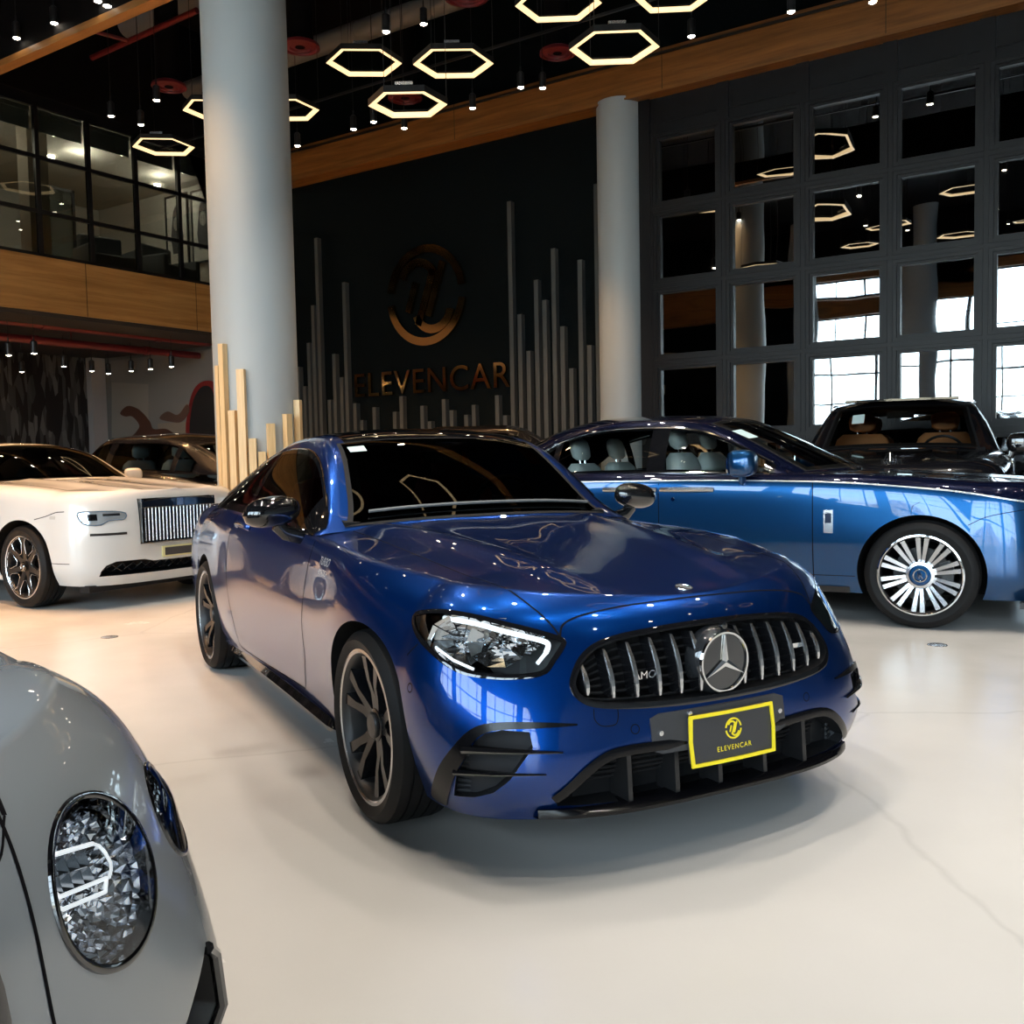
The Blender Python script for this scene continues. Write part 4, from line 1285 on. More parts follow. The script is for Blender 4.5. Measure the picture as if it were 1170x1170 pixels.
        for i, (u, v, r) in enumerate(((.26, .02, .082), (.60, .0, .078), (.86, .08, .042))):
            a0 = min(p[0] for p in head); a1 = max(p[0] for p in head); b0 = min(p[1] for p in head); b1 = max(p[1] for p in head)
            ca = a0 + (a1 - a0) * (.16 + .72 * u); cb = b0 + (b1 - b0) * (.52 + v)
            surf = VH.on(ca, cb, 0).dot(VH.d)
            for ring in range(4):
                r0 = r * (1 - ring * .24); r1 = r * (1 - (ring + 1) * .24)
                d0 = surf - .024 - .012 * ring; d1 = d0 - .016
                for k in range(10):
                    g0 = 2 * PI * (k + .04) / 10; g1 = 2 * PI * (k + .96) / 10
                    m.add([VH.p(ca + r0 * 1.25 * math.cos(g), cb + r0 * math.sin(g), d) for g, d in ((g0, d0), (g1, d0 - .004))] + [VH.p(ca + r1 * 1.25 * math.cos(g), cb + r1 * math.sin(g), d) for g, d in ((g1, d1), (g0, d1 + .004))], [(0, 1, 2, 3)])
        fix(m).build('reflector', M_CHROME, hl, smooth=False)
        m = MB()
        for a_, b_, w_ in ((.35, .60, .16), (.70, .42, .10)):
            P0 = VH.p(a0 + (a1 - a0) * (a_ - w_), b0 + (b1 - b0) * b_, surf - .05); P1 = VH.p(a0 + (a1 - a0) * (a_ + w_), b0 + (b1 - b0) * (b_ - .06), surf - .03)
            m.tube([P0, P1], .006, 6)
        fix(m).build('shelf', M_SATINCHROME, hl)
        # ---- corner intake: black frame, mesh and two fins
        ci = empty('corner_intake', (0, 0, 0), 0, car)
        m = MB(); fo = smooth_poly([VC.ab(p) for p in fr_out], False, 4); fi = smooth_poly([VC.ab(p) for p in fr_in], False, 4)
        V, F = VC.decal_geo(fo + fi, .008, .012, .025); m.add(V, F); fix(m).build('frame', M_TRIM, ci)
        m = MB()
        for k in range(14):
            z = .255 + k * .0158
            ln = [(.58, -.835), (.66, -.765), (.75, -.65), (.79, -.58)]
            m.tube([Vector((x - .05, y + .035, z)) for x, y in ln], .0045, 6, flat=1.3)
        m.prism([(.50, .80), (.60, .76), (.73, .60), (.70, .58), (.57, .74)], .23, .475, 2, 0, Matrix.Scale(-1, 4, (0, 1, 0)))
        fix(m).build('mesh', DARK, ci)
        for pts, w0 in ((((0.612, -0.815, 0.412), (0.719, -0.706, 0.414), (0.790, -0.575, 0.408)), .020), (((0.578, -0.826, 0.336), (0.694, -0.735, 0.345), (0.772, -0.622, 0.345)), .017)):
            m = MB(); q = smooth_poly(pts, False, 6)
            m.tube([Vector(p) + Vector((.010, -.010, 0)) for p in q], [w0 * (1.15 - .9 * i / (len(q) - 1)) for i in range(len(q))], 8, flat=.6)
            fix(m).build('fin', M_BLACKGLOSS, ci)

    # ---- grille
    gr = empty('grille', (0, 0, 0), 0, car)
    m = MB(); V, F = VF.strip_geo(grille, .020, .003, 1, True, False); m.add(V, F); m.build('surround', M_BLACKGLOSS, gr)
    top = pch([-.522, -.48, -.36, -.15, 0, .15, .36, .48, .522], [.60, .655, .705, .722, .724, .722, .705, .655, .60])
    bot = pch([-.522, -.48, -.36, -.15, 0, .15, .36, .48, .522], [.575, .545, .528, .520, .518, .520, .528, .545, .575])
    m = MB()
    for k in range(7):
        pts = [VF.on(y, float(bot(y)) + (float(top(y)) - float(bot(y))) * (k + .5) / 7, -.055) for y in np.linspace(-.49, .49, 15)]
        m.tube(pts, .0045, 6)
    m.box((.66, -.5, .53), (.67, .5, .71))
    m.build('backing_mesh', M_BLACKMATT, gr)
    ys = [-.478, -.400, -.322, -.244, -.166, -.090, .090, .166, .244, .322, .400, .472]
    for y in ys:
        zt, zb = float(top(y)) - .012, float(bot(y)) + .012
        e_ = MB(); c_ = MB(); zs = np.linspace(zb, zt, 9)
        F3 = []
        for i, z in enumerate(zs):
            p = VF.on(y, z, 0).x; t = i / 8; bow = .012 * math.sin(PI * t) - .014
            F3.append((p + bow, z, .0042 + .0042 * math.sin(PI * min(1, max(0, t))) ** .5))
        for dx0, dx1, wd, tgt in ((-.05, -.001, 1.35, e_), (-.001, .004, 1.0, c_)):
            V = []; F = []
            for x, z, w_ in F3:
                V += [(x + dx0, y - w_ * wd, z), (x + dx1, y - w_ * wd * .8, z), (x + dx1, y + w_ * wd * .8, z), (x + dx0, y + w_ * wd, z)]
            for i in range(8):
                F += [(4 * i + k, 4 * i + (k + 1) % 4, 4 * i + 4 + (k + 1) % 4, 4 * i + 4 + k) for k in range(4)]
            F += [(0, 1, 2, 3), (35, 34, 33, 32)]; tgt.add(V, F)
        sl = e_.build('slat', M_BLACKGLOSS, gr, smooth=False)
        c_.build('slat_edge', M_SATINCHROME, sl, smooth=False)
    xs = .832; cz = .612
    st = empty('star_emblem', (0, 0, 0), 0, gr)
    m = MB(); m.lathe([(0, xs), (.098, xs - .002), (.106, xs - .012), (.112, xs - .06)], 56, 0, 0, Matrix.Translation((0, 0, cz))); m.build('star_disc', mat('star_disc', (.02, .021, .023), .08, coat=1), gr)
    m = MB(); m.lathe([(.088, xs + .001), (.090, xs + .006), (.096, xs + .006), (.099, xs - .001)], 64, 0, 0, Matrix.Translation((0, 0, cz)))
    star_mark(m, .090, lambda a, b_, t: (xs + .004 + .006 * t, a, cz + b_)); m.build('star', M_CHROME, gr, smooth=False)
    bpy.data.objects.remove(st)
    m = MB(); m.lathe([(0, xs + .004), (.011, xs + .003), (.013, xs - .01)], 20, 0, 0, Matrix.Translation((0, 0, .728))); m.build('camera_lens', M_BLACKGLOSS, gr)
    vs, fs = text_mesh('AMG', .034, .002, 1.1); m = MB(); x0 = VF.on(-.285, .60, -.02).x
    m.add([(x0 + v[2], -.283 + v[0], .596 + v[1]) for v in vs], fs); m.build('lettering', M_CHROME, gr, smooth=False)
    m = MB(); x0 = VF.on(.36, .62, -.02).x; m.box((x0 - .006, .335, .605), (x0, .405, .620)); m.build('badge_bar', M_CHROME, gr, smooth=False)

    # ---- lower intake and splitter
    li = empty('lower_intake', (0, 0, 0), 0, car)
    m = MB()
    up = [(-.60, .262), (-.52, .340), (-.46, .378), (-.40, .391), (-.30, .392), (-.12, .385), (0, .383), (.12, .385), (.30, .392), (.40, .391), (.46, .378), (.52, .340), (.60, .262)]
    V, F = VF.strip_geo(up, .030, .006, 4); m.add(V, F); m.build('lip', M_TRIM, li)
    for y in (-.36, -.19, -.02, .17, .36):
        m = MB(); x1 = VF.on(y, .30, 0).x - .02
        m.prism([(x1 - .10, .215), (x1 + .0, .215), (x1 - .012, .39), (x1 - .10, .39)], y - .008, y + .008, 1); m.build('divider', M_BLACKSATIN, li, smooth=False)
    m = MB()
    for k in range(5):
        m.tube([VF.on(y, .235 + k * .032, -.09) for y in np.linspace(-.5, .5, 13)], .005, 6)
    m.box((.70, -.5, .22), (.71, .5, .38)); m.build('backing_mesh', M_BLACKMATT, li)
    m = MB(); G = []
    for y in np.linspace(-.64, .64, 41):
        p = VF.on(y, .232 + .06 * max(0, abs(y) - .5), 0); q = abs(y) / .64; w_ = .030 * (1 - q ** 6) + .004
        G.append([(p.x - .05, y, .225), (p.x + w_ * .5, y, .226), (p.x + w_, y, .212), (p.x + w_ * .9, y, .200), (p.x - .05, y, .195)])
    m.grid(G); m.build('splitter', M_TRIM, car, angle=50)

    # ---- plate and holder
    ho = empty('plate_holder', (0, 0, 0), 0, car)

    def slab(y0, y1, z0, z1, off, th, name, mt, par, bulge=0.0, rr=.012):
        m_ = MB(); G = []
        n = 16
        for i in range(n + 1):
            y = y0 + (y1 - y0) * i / n; xx = .868 - .20 * (y - .0) ** 2 + off
            k = (rr if i in (0, n) else 0)
            G.append([(xx - th, y, z0 + k), (xx, y, z0 + k), (xx - .014, y, z1 - k), (xx - .014 - th, y, z1 - k)])
        m_.grid(G)
        m_.add(G[0], [(0, 1, 2, 3)]); m_.add(G[-1], [(3, 2, 1, 0)])
        m_.add([r[0] for r in G] + [r[3] for r in G], [(i, i + 1, n + 2 + i, n + 1 + i) for i in range(n)])
        return m_.build(name, mt, par, angle=30)
    slab(-.300, .232, .366, .486, .006, .03, 'mounting_bar', M_PLATE, ho)
    for y, z in ((-.272, .43), (.207, .43), (-.165, .476), ):
        m = MB(); m.lathe([(0, .874), (.008, .873), (.009, .86)], 16, 0, 0, Matrix.Translation((-.012 * abs(y) / .27, y, z))); m.build('screw', M_SATINCHROME, ho)
    pl = slab(-.176, .162, .312, .470, .020, .010, 'plate', M_PLATE, ho)

    def pf(a, b_, t):
        y = a - .007; z = .391 + b_
        return (.8885 - .20 * y * y - .014 * (z - .312) / .158 + .0016 * t, y, z)
    m = MB()
    ring = [(-.169, -.079), (.169, -.079), (.1735, 0), (.169, .079), (-.169, .079), (-.1735, 0)]
    inn = [(-.158, -.069), (.158, -.069), (.163, 0), (.158, .069), (-.158, .069), (-.163, 0)]
    def dense(pl_): return [tuple(Vector(pl_[i]).lerp(Vector(pl_[(i + 1) % 6]), k / 6)) for i in range(6) for k in range(6)]
    A, I = dense(ring), dense(inn); n = len(A)
    m.add([pf(*p, .2) for p in A] + [pf(*p, 4) for p in A] + [pf(*p, 4) for p in I] + [pf(*p, .2) for p in I],
          [(k * n + i, k * n + (i + 1) % n, (k + 1) * n + (i + 1) % n, (k + 1) * n + i) for k in range(3) for i in range(n)])
    m.build('yellow_frame', M_YELLOW, pl, smooth=False)
    m = MB(); emblem(m, .033, lambda a, b_, t: pf(a + .0, b_ + .020, .4 + t)); m.build('emblem', M_YELLOW, pl, smooth=False)
    vs, fs = text_mesh('ELEVENCAR', .022, .0005, 1.0, 1.25); m = MB(); m.add([pf(v[0], v[1] - .038, .8 + v[2] * 400) for v in vs], fs); m.build('lettering', M_YELLOW, pl, smooth=False)

    # ---- shut lines and small marks
    SE = []

    def seam(view, pts, w=.006, sm=True, both=False, closed=False):
        V, F = view.strip_geo(pts, w, .0008, 6, closed, sm); q = MB(); q.add(V, F); SE.append(q)
        if both: SE.append(mir(q))
    tp = lambda P: [VT.ab(p) for p in P]
    lead = [(0.695, -0.525, .73), (0.677, -0.507, .76), (0.676, -0.463, .78), (0.690, -0.33, .80), (0.707, -0.14, .81), (0.711, 0.0, .81)]
    seam(VT, tp(lead + [(x, -y, z) for x, y, z in lead[-2::-1]]))
    seam(VT, tp([(-.80, -.66, 1), (-.6, -.662, .95), (-.115, -0.662, 0.924), (0.176, -0.645, 0.892), (0.426, -0.610, 0.864), (0.575, -0.572, 0.817), (0.690, -0.522, 0.739)]), both=True)
    rv = lambda P: [VR.ab(p) for p in P]
    for vw in (VR, VL):
        q = lambda P: [vw.ab(p) for p in P]
        seam(vw, q([(-.80, 0, .945), (-.775, 0, .86), (-.762, 0, .75), (-.765, 0, .62), (-.79, 0, .46), (-.845, 0, .33), (-.88, 0, .285)]), .006)
        seam(vw, q([(-.88, 0, .285), (-1.4, 0, .275), (-1.95, 0, .272), (-2.06, 0, .29)]), .006)
        seam(vw, q([(-2.06, 0, .29), (-2.14, 0, .50), (-2.17, 0, .75), (-2.15, 0, .985)]), .006)
        seam(vw, q([(.335, 0, .648), (.36, 0, .672), (.38, 0, .690)]), .005)
        cx, cz_ = vw.ab((.385, 0, .555)); seam(vw, [(cx + a, cz_ + b_) for a, b_ in circle(.014, 14)], .004, False, closed=True)
    seam(VF, [(-.474, .520), (-.476, .492), (-.462, .473), (-.438, .468), (-.412, .472), (-.402, .492), (-.400, .516)], .003)
    seam(VF, [(-.352 + a, .450 + b_) for a, b_ in circle(.014, 14)], .003, False, closed=True)
    seam(VF, [(.352 + a, .450 + b_) for a, b_ in circle(.014, 14)], .003, False, closed=True)
    SE[0].build('panel_seam', M_SEAM, car)
    for q in SE[1:]: q.build('panel_seam', M_SEAM, car)
    for s, vw in ((-1, VR), (1, VL)):
        m = MB()
        for tx, sz, dx, dz in (('TURBO', .042, .0, .014), ('4MATIC+', .032, -.02, -.026)):
            vs, fs = text_mesh(tx, sz, .0, 1.15)
            a0, b0 = vw.ab((-.52, 0, .855))
            m.add([vw.on(a0 + dx * s + v[0], b0 + dz + v[1], .004) for v in vs], fs)
        m.build('fender_badge', M_BADGE, car, smooth=False)
        m = MB(); pts = [vw.on(*vw.ab((x, 0, .935 + (-.004 if abs(x + 1.92) > .08 else 0))), o_) for x, o_ in ((-1.81, .002), (-1.83, .018), (-1.88, .026), (-1.96, .026), (-2.01, .018), (-2.03, .002))]
        m.tube(smooth_poly([tuple(p) for p in pts], False, 4), .011, 8, flat=1.5)
        h = m.build('door_handle', BLUE, car)
        m = MB(); m.tube(smooth_poly([tuple(Vector(p) + Vector((0, s * .010, .006))) for p in pts[1:-1]], False, 4), .005, 6); m.build('handle_trim', M_CHROME, h)
        # side skirt blade
        m = MB(); G = []
        for i, x in enumerate(np.linspace(-.40, -2.46, 30)):
            t = i / 29; w_ = .885 + .012 * math.sin(PI * t); h_ = .205 + .02 * math.sin(PI * t)
            k = min(1, t / .06, (1 - t) / .06)
            G.append([(x, s * .78, h_ + .03), (x, s * (w_ - .035 + .02 * k), h_ + .035 * k), (x, s * (w_ - .02 + .02 * k), h_), (x, s * (w_ - .035 + .02 * k), h_ - .028 * k), (x, s * .78, h_ - .03)])
        m.grid(G); m.build('side_skirt', M_BLACKGLOSS, car, angle=40)
    # bonnet star roundel
    P = VT.on(*VT.ab((.632, 0, 0)), .001); nn = B.normal_at(P); Mx = Matrix.Translation(P) @ nn.to_track_quat('Z', 'Y').to_matrix().to_4x4()
    hb = MB(); hb.lathe([(0, .001), (.024, .001), (.025, .0035), (.029, .0035), (.030, .0)], 40, 2, 0, Mx); star_mark(hb, .024, lambda a, b_, t: Mx @ Vector((a, b_, .0015 + .0015 * t)))
    hb.build('bonnet_badge', M_SATINCHROME, car)

    # ---- greenhouse
    H = House(belt=[(-.76, .815, .945), (-1.2, .820, .962), (-2.0, .825, .99), (-2.7, .82, 1.005), (-3.2, .76, 1.0), (-3.6, .66, .985)],
              rail=[(-.76, .765, .958), (-.85, .722, 1.010), (-1.05, .662, 1.150), (-1.25, .615, 1.285), (-1.42, .592, 1.355), (-1.65, .582, 1.385), (-2.0, .575, 1.378), (-2.5, .562, 1.310), (-3.0, .575, 1.180), (-3.3, .60, 1.085), (-3.6, .62, .995)],
              centre=[(-.76, .985), (-.85, 1.048), (-1.05, 1.185), (-1.25, 1.308), (-1.40, 1.385), (-1.6, 1.428), (-2.0, 1.434), (-2.5, 1.378), (-3.0, 1.235), (-3.4, 1.085), (-3.6, 1.0)],
              bow=[(-.76, .05), (-1.4, .0), (-2.6, 0), (-3.6, -.10)], bulge=.018, pw=2.4, soft=.09)
    wt = -1.375

    def v1s(u): return .86 - .5 * max(0, (-2.45 - u) / .62) ** 1.5
    ws = lambda u, v: v > 1.17 and -1.345 < u < -.835
    sg = lambda u, v: .09 < v < v1s(u) - .02 and -2.95 < u < -1.02
    shell = H.shell('roof_shell', [BLUE, M_BLACKGLOSS], car, -.76, -3.6, 142, 66, lambda u, v: ws(u, v) or sg(u, v), fm=lambda u, v: 0)
    H.patch('roof_panel', -1.385, -2.60, 1.17, 2, M_BLACKGLOSS, car, 40, 16, .003)
    H.patch('rear_window', -2.64, -3.48, 1.20, 2, M_BLACKGLOSS, car, 30, 16, .003)
    H.patch('windscreen', -.80, wt, 1.135, 2, M_TINT, car, 34, 20, .004)
    fr = MB()
    for a in ((-.785, -.87, 1.10, 2), (-1.335, -1.388, 1.10, 2), (-.785, -1.388, 1.10, 1.20)):
        fr.grid(H.patch_geo(*a, 24, 14, .0025))
    fr.mirror_y(); fr.build('windscreen_border', M_BLACKMATT, car, angle=60, merge=1e-4)
    for s in (1, -1):
        H.patch('side_window', -.95, -3.02, .06, v1s, M_TINT, car, 60, 10, .003, s)
        m = MB(); G = [[(p[0], p[1] * s, p[2]) for p in row] for row in H.patch_geo(-.80, -3.08, -.02, .10, 60, 2, .0045)]; m.grid(G)
        m.grid([[(p[0], p[1] * s, p[2]) for p in row] for row in H.patch_geo(-.80, -1.04, .0, .90, 12, 6, .0035)])
        m.grid([[(p[0], p[1] * s, p[2]) for p in row] for row in H.patch_geo(-2.02, -2.10, .05, .88, 4, 8, .0045)])
        m.grid([[(p[0], p[1] * s, p[2]) for p in row] for row in H.patch_geo(-.95, -3.05, lambda u: v1s(u) - .05, lambda u: v1s(u) + .015, 60, 2, .0042)])
        m.build('window_trim', M_BLACKGLOSS, car, angle=60)
        G = [H.S(u, v1s(u) + .015, .006, s) for u in np.linspace(-.95, -3.05, 50)]
        m = MB(); m.tube(G, .004, 6); m.build('window_moulding', M_BLACKGLOSS, car)
    # wipers, rain-sensor sticker
    for a, b_ in (((-.845, -.56), (-.862, .12)), ((-.83, -.02), (-.86, .60))):
        m = MB(); P = []
        for t in np.linspace(0, 1, 9):
            y = a[1] + (b_[1] - a[1]) * t; v = 2 - abs(y) / float(H.ry(-.85)); p = H.S(-.845 + (0 if True else 0), v, .018); P.append((p[0], y, p[2] + .006))
        m.tube(P, .008, 6); m.build('wiper', mat('wiper', (.16, .165, .17), .4), car)
    m = MB(); G = [[(lambda p: (p[0], -p[1], p[2]))(H.S(u, 2 - y / float(H.ry(u)), .0055)) for y in (.50, .415)] for u in (-1.325, -1.275)]; m.grid(G); m.build('windscreen_sticker', M_STICKER, car)
    # mirrors on the doors
    for s in (1, -1):
        mi_ = empty('door_mirror', (-.98, s * .965, 1.055), 0, car)
        m = MB(); n = 18
        G = []
        for i in range(n + 1):
            t = -1 + 2 * i / n
            k = max(0, 1 - abs(t) ** 2.6) ** .5; yy = t * .128
            G.append([(.075 * k * math.cos(a) * (1 if math.cos(a) > 0 else .45) + .0, yy * s, (.068 if math.sin(a) > 0 else .066) * k * math.sin(a) - .012 * t) for a in np.linspace(0, 2 * PI, 25)])
        m.grid(G); m.build('mirror_cap', M_BLACKGLOSS, mi_, angle=80, merge=1e-4)
        m = MB(); m.lathe([(0, 0), (.05, 0)], 32, 0, 0, Matrix.Translation((-.034, 0, 0)) @ Matrix.Diagonal((1, 2.1, 1.05, 1))); m.build('mirror_glass', M_MIRRORGLASS, mi_)
        m = MB(); m.tube([(.0, -s * .02, -.055), (.0, -s * .06, -.095), (-.01, -s * .13, -.115), (-.01, -s * .19, -.12)], [.02, .022, .022, .02], 10, flat=1.6); m.build('mirror_stalk', M_BLACKGLOSS, mi_)
    # cabin
    cb = empty('cabin', (0, 0, 0), 0, car)
    m = MB(); m.prism([(-.85, .95), (-.85, 1.0), (-1.0, 1.03), (-1.25, 1.02), (-1.3, .95)], -.68, .68, 1); m.build('dashboard', M_BLACKMATT, cb)
    for s in (1, -1):
        m = MB(); sx = -1.95
        prof = [(.26, .98), (.27, 1.10), (.22, 1.19), (.13, 1.22)]
        G = [[(sx - .18 * (z - .95) + d * math.cos(a), s * .36 + w_ * math.sin(a), z) for a in np.linspace(0, 2 * PI, 17)] for w_, z, d in ((.25, .96, .08), (.26, 1.06, .08), (.22, 1.15, .07), (.12, 1.18, .05), (.12, 1.20, .05), (.13, 1.27, .05), (.10, 1.31, .04), (.01, 1.315, .01))]
        m.grid(G); m.build('seat', RED, cb)
    m = MB(); m.tube([(-1.34 + .06 * math.sin(a), .36 + .18 * math.cos(a), 1.0 + .17 * math.sin(a)) for a in np.linspace(0, 2 * PI, 25)[:-1]], .014, 8, closed=True); m.build('steering_wheel', M_BLACKSATIN, cb)
    m = MB(); m.box((-1.33, -.11, 1.25), (-1.30, .11, 1.31)); m.build('rear_view_mirror', M_BLACKGLOSS, cb)
    return car
# ------------------------------------------------------------------ the other cars
def row(xn, zn, W, Z, xe, ze, nf=2.8, nr=3.2, zp=2):
    return dict(xn=xn, zn=zn, W=W, Z=Z, xe=xe, ze=ze, nf=nf, nr=nr, zp=zp)


def arch_cut(wb, r, z, nm, track=1.05, mi=2):
    out = []
    for s in (1, -1):
        for x in (0, -wb):
            mb = MB(); mb.lathe([(0, -.5), (r, -.5), (r, 0), (0, 0)], 64, 1, mi)
            o = mb.build('c', nm, smooth=False); o.location = (x, s * track, z)
            if s < 0: o.rotation_euler = (0, 0, PI)
            out.append(o)
    return out


def flip(o):
    for v in o.data.vertices: v.co.y = -v.co.y
    o.data.flip_normals(); return o


def seat(par, x, y, z, M, w=.26, head=True, name='seat', tall=.62, lean=.22):
    e = empty(name, (x, y, z), 0, par)
    m = MB(); secs = [(.0, .10, 1), (.15, .11, 1.04), (tall * .6, .10, 1.05), (tall * .88, .085, .92), (tall, .05, .70)]
    G = [[(-lean * h + d * math.cos(a) * abs(math.cos(a)) ** -.4 if abs(math.cos(a)) > 1e-3 else -lean * h, w * k * (1 if math.sin(a) > 0 else -1) * abs(math.sin(a)) ** .6, h) for a in np.linspace(0, 2 * PI, 25)] for h, d, k in secs]
    m.grid(G); m.add(G[-1], [tuple(range(24))]); m.build('seat_back', M, e, angle=60)
    if head:
        m = MB(); hz = tall + .03
        secs = [(hz, .03, .55), (hz + .03, .055, .9), (hz + .11, .06, 1), (hz + .17, .05, .92), (hz + .20, .02, .6)]
        G = [[(-lean * h + d * math.cos(a), .145 * k * (1 if math.sin(a) > 0 else -1) * abs(math.sin(a)) ** .55, h) for a in np.linspace(0, 2 * PI, 21)] for h, d, k in secs]
        m.grid(G); m.add(G[-1], [tuple(range(20))]); m.add(G[0], [tuple(range(20))]); m.build('headrest', M, e, angle=60)
        m = MB()
        for s in (-.05, .05): m.tube([(-lean * tall, s, tall - .03), (-lean * (tall + .06), s, tall + .06)], .007, 6)
        m.build('headrest_rod', M_CHROME, e)
    m = MB(); m.box((0, -w, -.12), (.48, w, .02)); o = m.build('seat_cushion', M, e, smooth=False); b = o.modifiers.new('b', 'BEVEL'); b.width = .04; b.segments = 3
    return e


def glazing(car, H, P):
    """shell with openings, panes, trims; P: windscreen / side / rear limits"""
    wa, wb_ = P['ws']; ra, rb = P['rw']; sa, sb = P['side']
    vw = P.get('vw', 1.14); v0 = P.get('v0', .06)
    vtop = P['vtop']
    pill = P.get('pillars', [])
    def hole(u, v):
        if v > vw + .03 and wb_ + .035 < u < wa - .03: return True
        if v > vw + .06 and rb + .05 < u < ra - .04: return True
        if v0 + .02 < v < vtop(u) - .02 and sb + .03 < u < sa - .05: return True
        return False
    nu = P.get('nu', 120)
    H.shell('roof_shell', [P['paint'], P.get('roofmat', P['paint'])], car, P['u0'], P['u1'], nu, 60, hole, fm=lambda u, v: 0)
    H.patch('windscreen', wa, wb_, vw, 2, P['glass'], car, 26, 16, .003)
    H.patch('rear_window', ra, rb, vw + .04, 2, P['glass'], car, 22, 12, .003)
    m = MB()
    for a in ((wa + .015, wa - .05, vw - .03, 2), (wb_ + .05, wb_ - .012, vw - .03, 2), (wa + .015, wb_ - .012, vw - .03, vw + .055)):
        m.grid(H.patch_geo(*a, 22, 12, .0018))
    m.mirror_y(); m.build('screen_border', M_BLACKMATT, car, angle=60, merge=1e-4); m = MB()
    for a in ((ra + .012, ra - .06, vw, 2), (rb + .07, rb - .012, vw, 2), (ra + .012, rb - .012, vw, vw + .08)):
        m.grid(H.patch_geo(*a, 22, 10, .0018))
    m.mirror_y(); m.build('screen_border', M_BLACKMATT, car, angle=60, merge=1e-4)
    for s in (1, -1):
        S3 = lambda G: [[(p[0], p[1] * s, p[2]) for p in r] for r in G]
        cuts = [sa] + [c for p in pill for c in p] + [sb]
        for i in range(0, len(cuts), 2):
            H.patch('side_window', cuts[i], cuts[i + 1], v0, vtop, P['glass'], car, 26, 8, .003, s)
        m = MB()
        m.grid(S3(H.patch_geo(sa + .05, sa - .06, v0 - .04, lambda u: vtop(u) + .02, 6, 6, .0022)))
        m.grid(S3(H.patch_geo(sb + .05, sb - .03, v0 - .04, lambda u: vtop(u) + .02, 4, 6, .0022)))
        m.grid(S3(H.patch_geo(sa + .02, sb - .02, v0 - .05, v0 + .03, 40, 2, .0022)))
        m.grid(S3(H.patch_geo(sa + .02, sb - .02, lambda u: vtop(u) - .04, lambda u: vtop(u) + .03, 40, 2, .0022)))
        for a, b in pill: m.grid(S3(H.patch_geo(a, b, v0 - .04, lambda u: vtop(u) + .02, 4, 8, .0035)))
        m.build('window_trim', M_BLACKGLOSS, car, angle=60)
        if P.get('chrome'):
            m = MB()
            for vf in (lambda u: vtop(u) + .02, lambda u: v0 - .03):
                m.tube([H.S(u, vf(u), .006, s) for u in np.linspace(sa + .02, sb - .01, 44)], .011, 6)
            m.tube([H.S(sb - .01, v0 - .03 + (vtop(sb) + .05 - v0) * t, .006, s) for t in np.linspace(0, 1, 5)], .008, 6)
            m.build('window_moulding', P['chrome'], car)


def mirror_unit(car, x, y, z, s, M, w=.13, h=.075, d=.06, arm=.12):
    e = empty('door_mirror', (x, s * y, z), 0, car)
    m = MB(); n = 14; G = []
    for i in range(n + 1):
        t = -1 + 2 * i / n; k = max(0, 1 - abs(t) ** 4) ** .5
        G.append([(d * k * (1 if math.cos(a) > 0 else -.5) * abs(math.cos(a)) ** .6, t * w * s, h * k * (1 if math.sin(a) > 0 else -1) * abs(math.sin(a)) ** .7) for a in np.linspace(0, 2 * PI, 25)])
    m.grid(G); m.build('mirror_cap', M, e, angle=80, merge=1e-4)
    m = MB(); m.prism([(w * .85 * (1 if math.cos(a) > 0 else -1) * abs(math.cos(a)) ** .5, h * .8 * (1 if math.sin(a) > 0 else -1) * abs(math.sin(a)) ** .5) for a in np.linspace(0, 2 * PI, 25)[:-1]], -d * .52, -d * .45, 0); m.build('mirror_glass', M_MIRRORGLASS, e, smooth=False)
    m = MB(); m.tube([(0, -s * w * .55, -h * .7), (0, -s * w * .7, -h * 1.3), (0, -s * (w + arm) * .85, -h * 1.5)], [.03, .028, .03], 10, flat=1.5); m.build('mirror_stalk', M, e)


def seams(car, lines):
    for vw, pts, w, sm in lines:
        m = MB(); V, F = vw.strip_geo(pts, w, .0008, 6, False, sm); m.add(V, F); m.build('panel_seam', M_SEAM, car)


def views(B):
    return View(B, (1, 0, 0)), View(B, (0, -1, 0)), View(B, (0, 1, 0)), View(B, (0, 0, 1), (1, 0, 0))


def wheels4(car, wb, y, r, w, rr, style, WM, ws=(1, -1), steer=0):
    for x in (0, -wb):
        for s in ws: wheel(car, x, s * (y - w / 2), r, w, rr, style, WM, s, steer if x == 0 else 0)


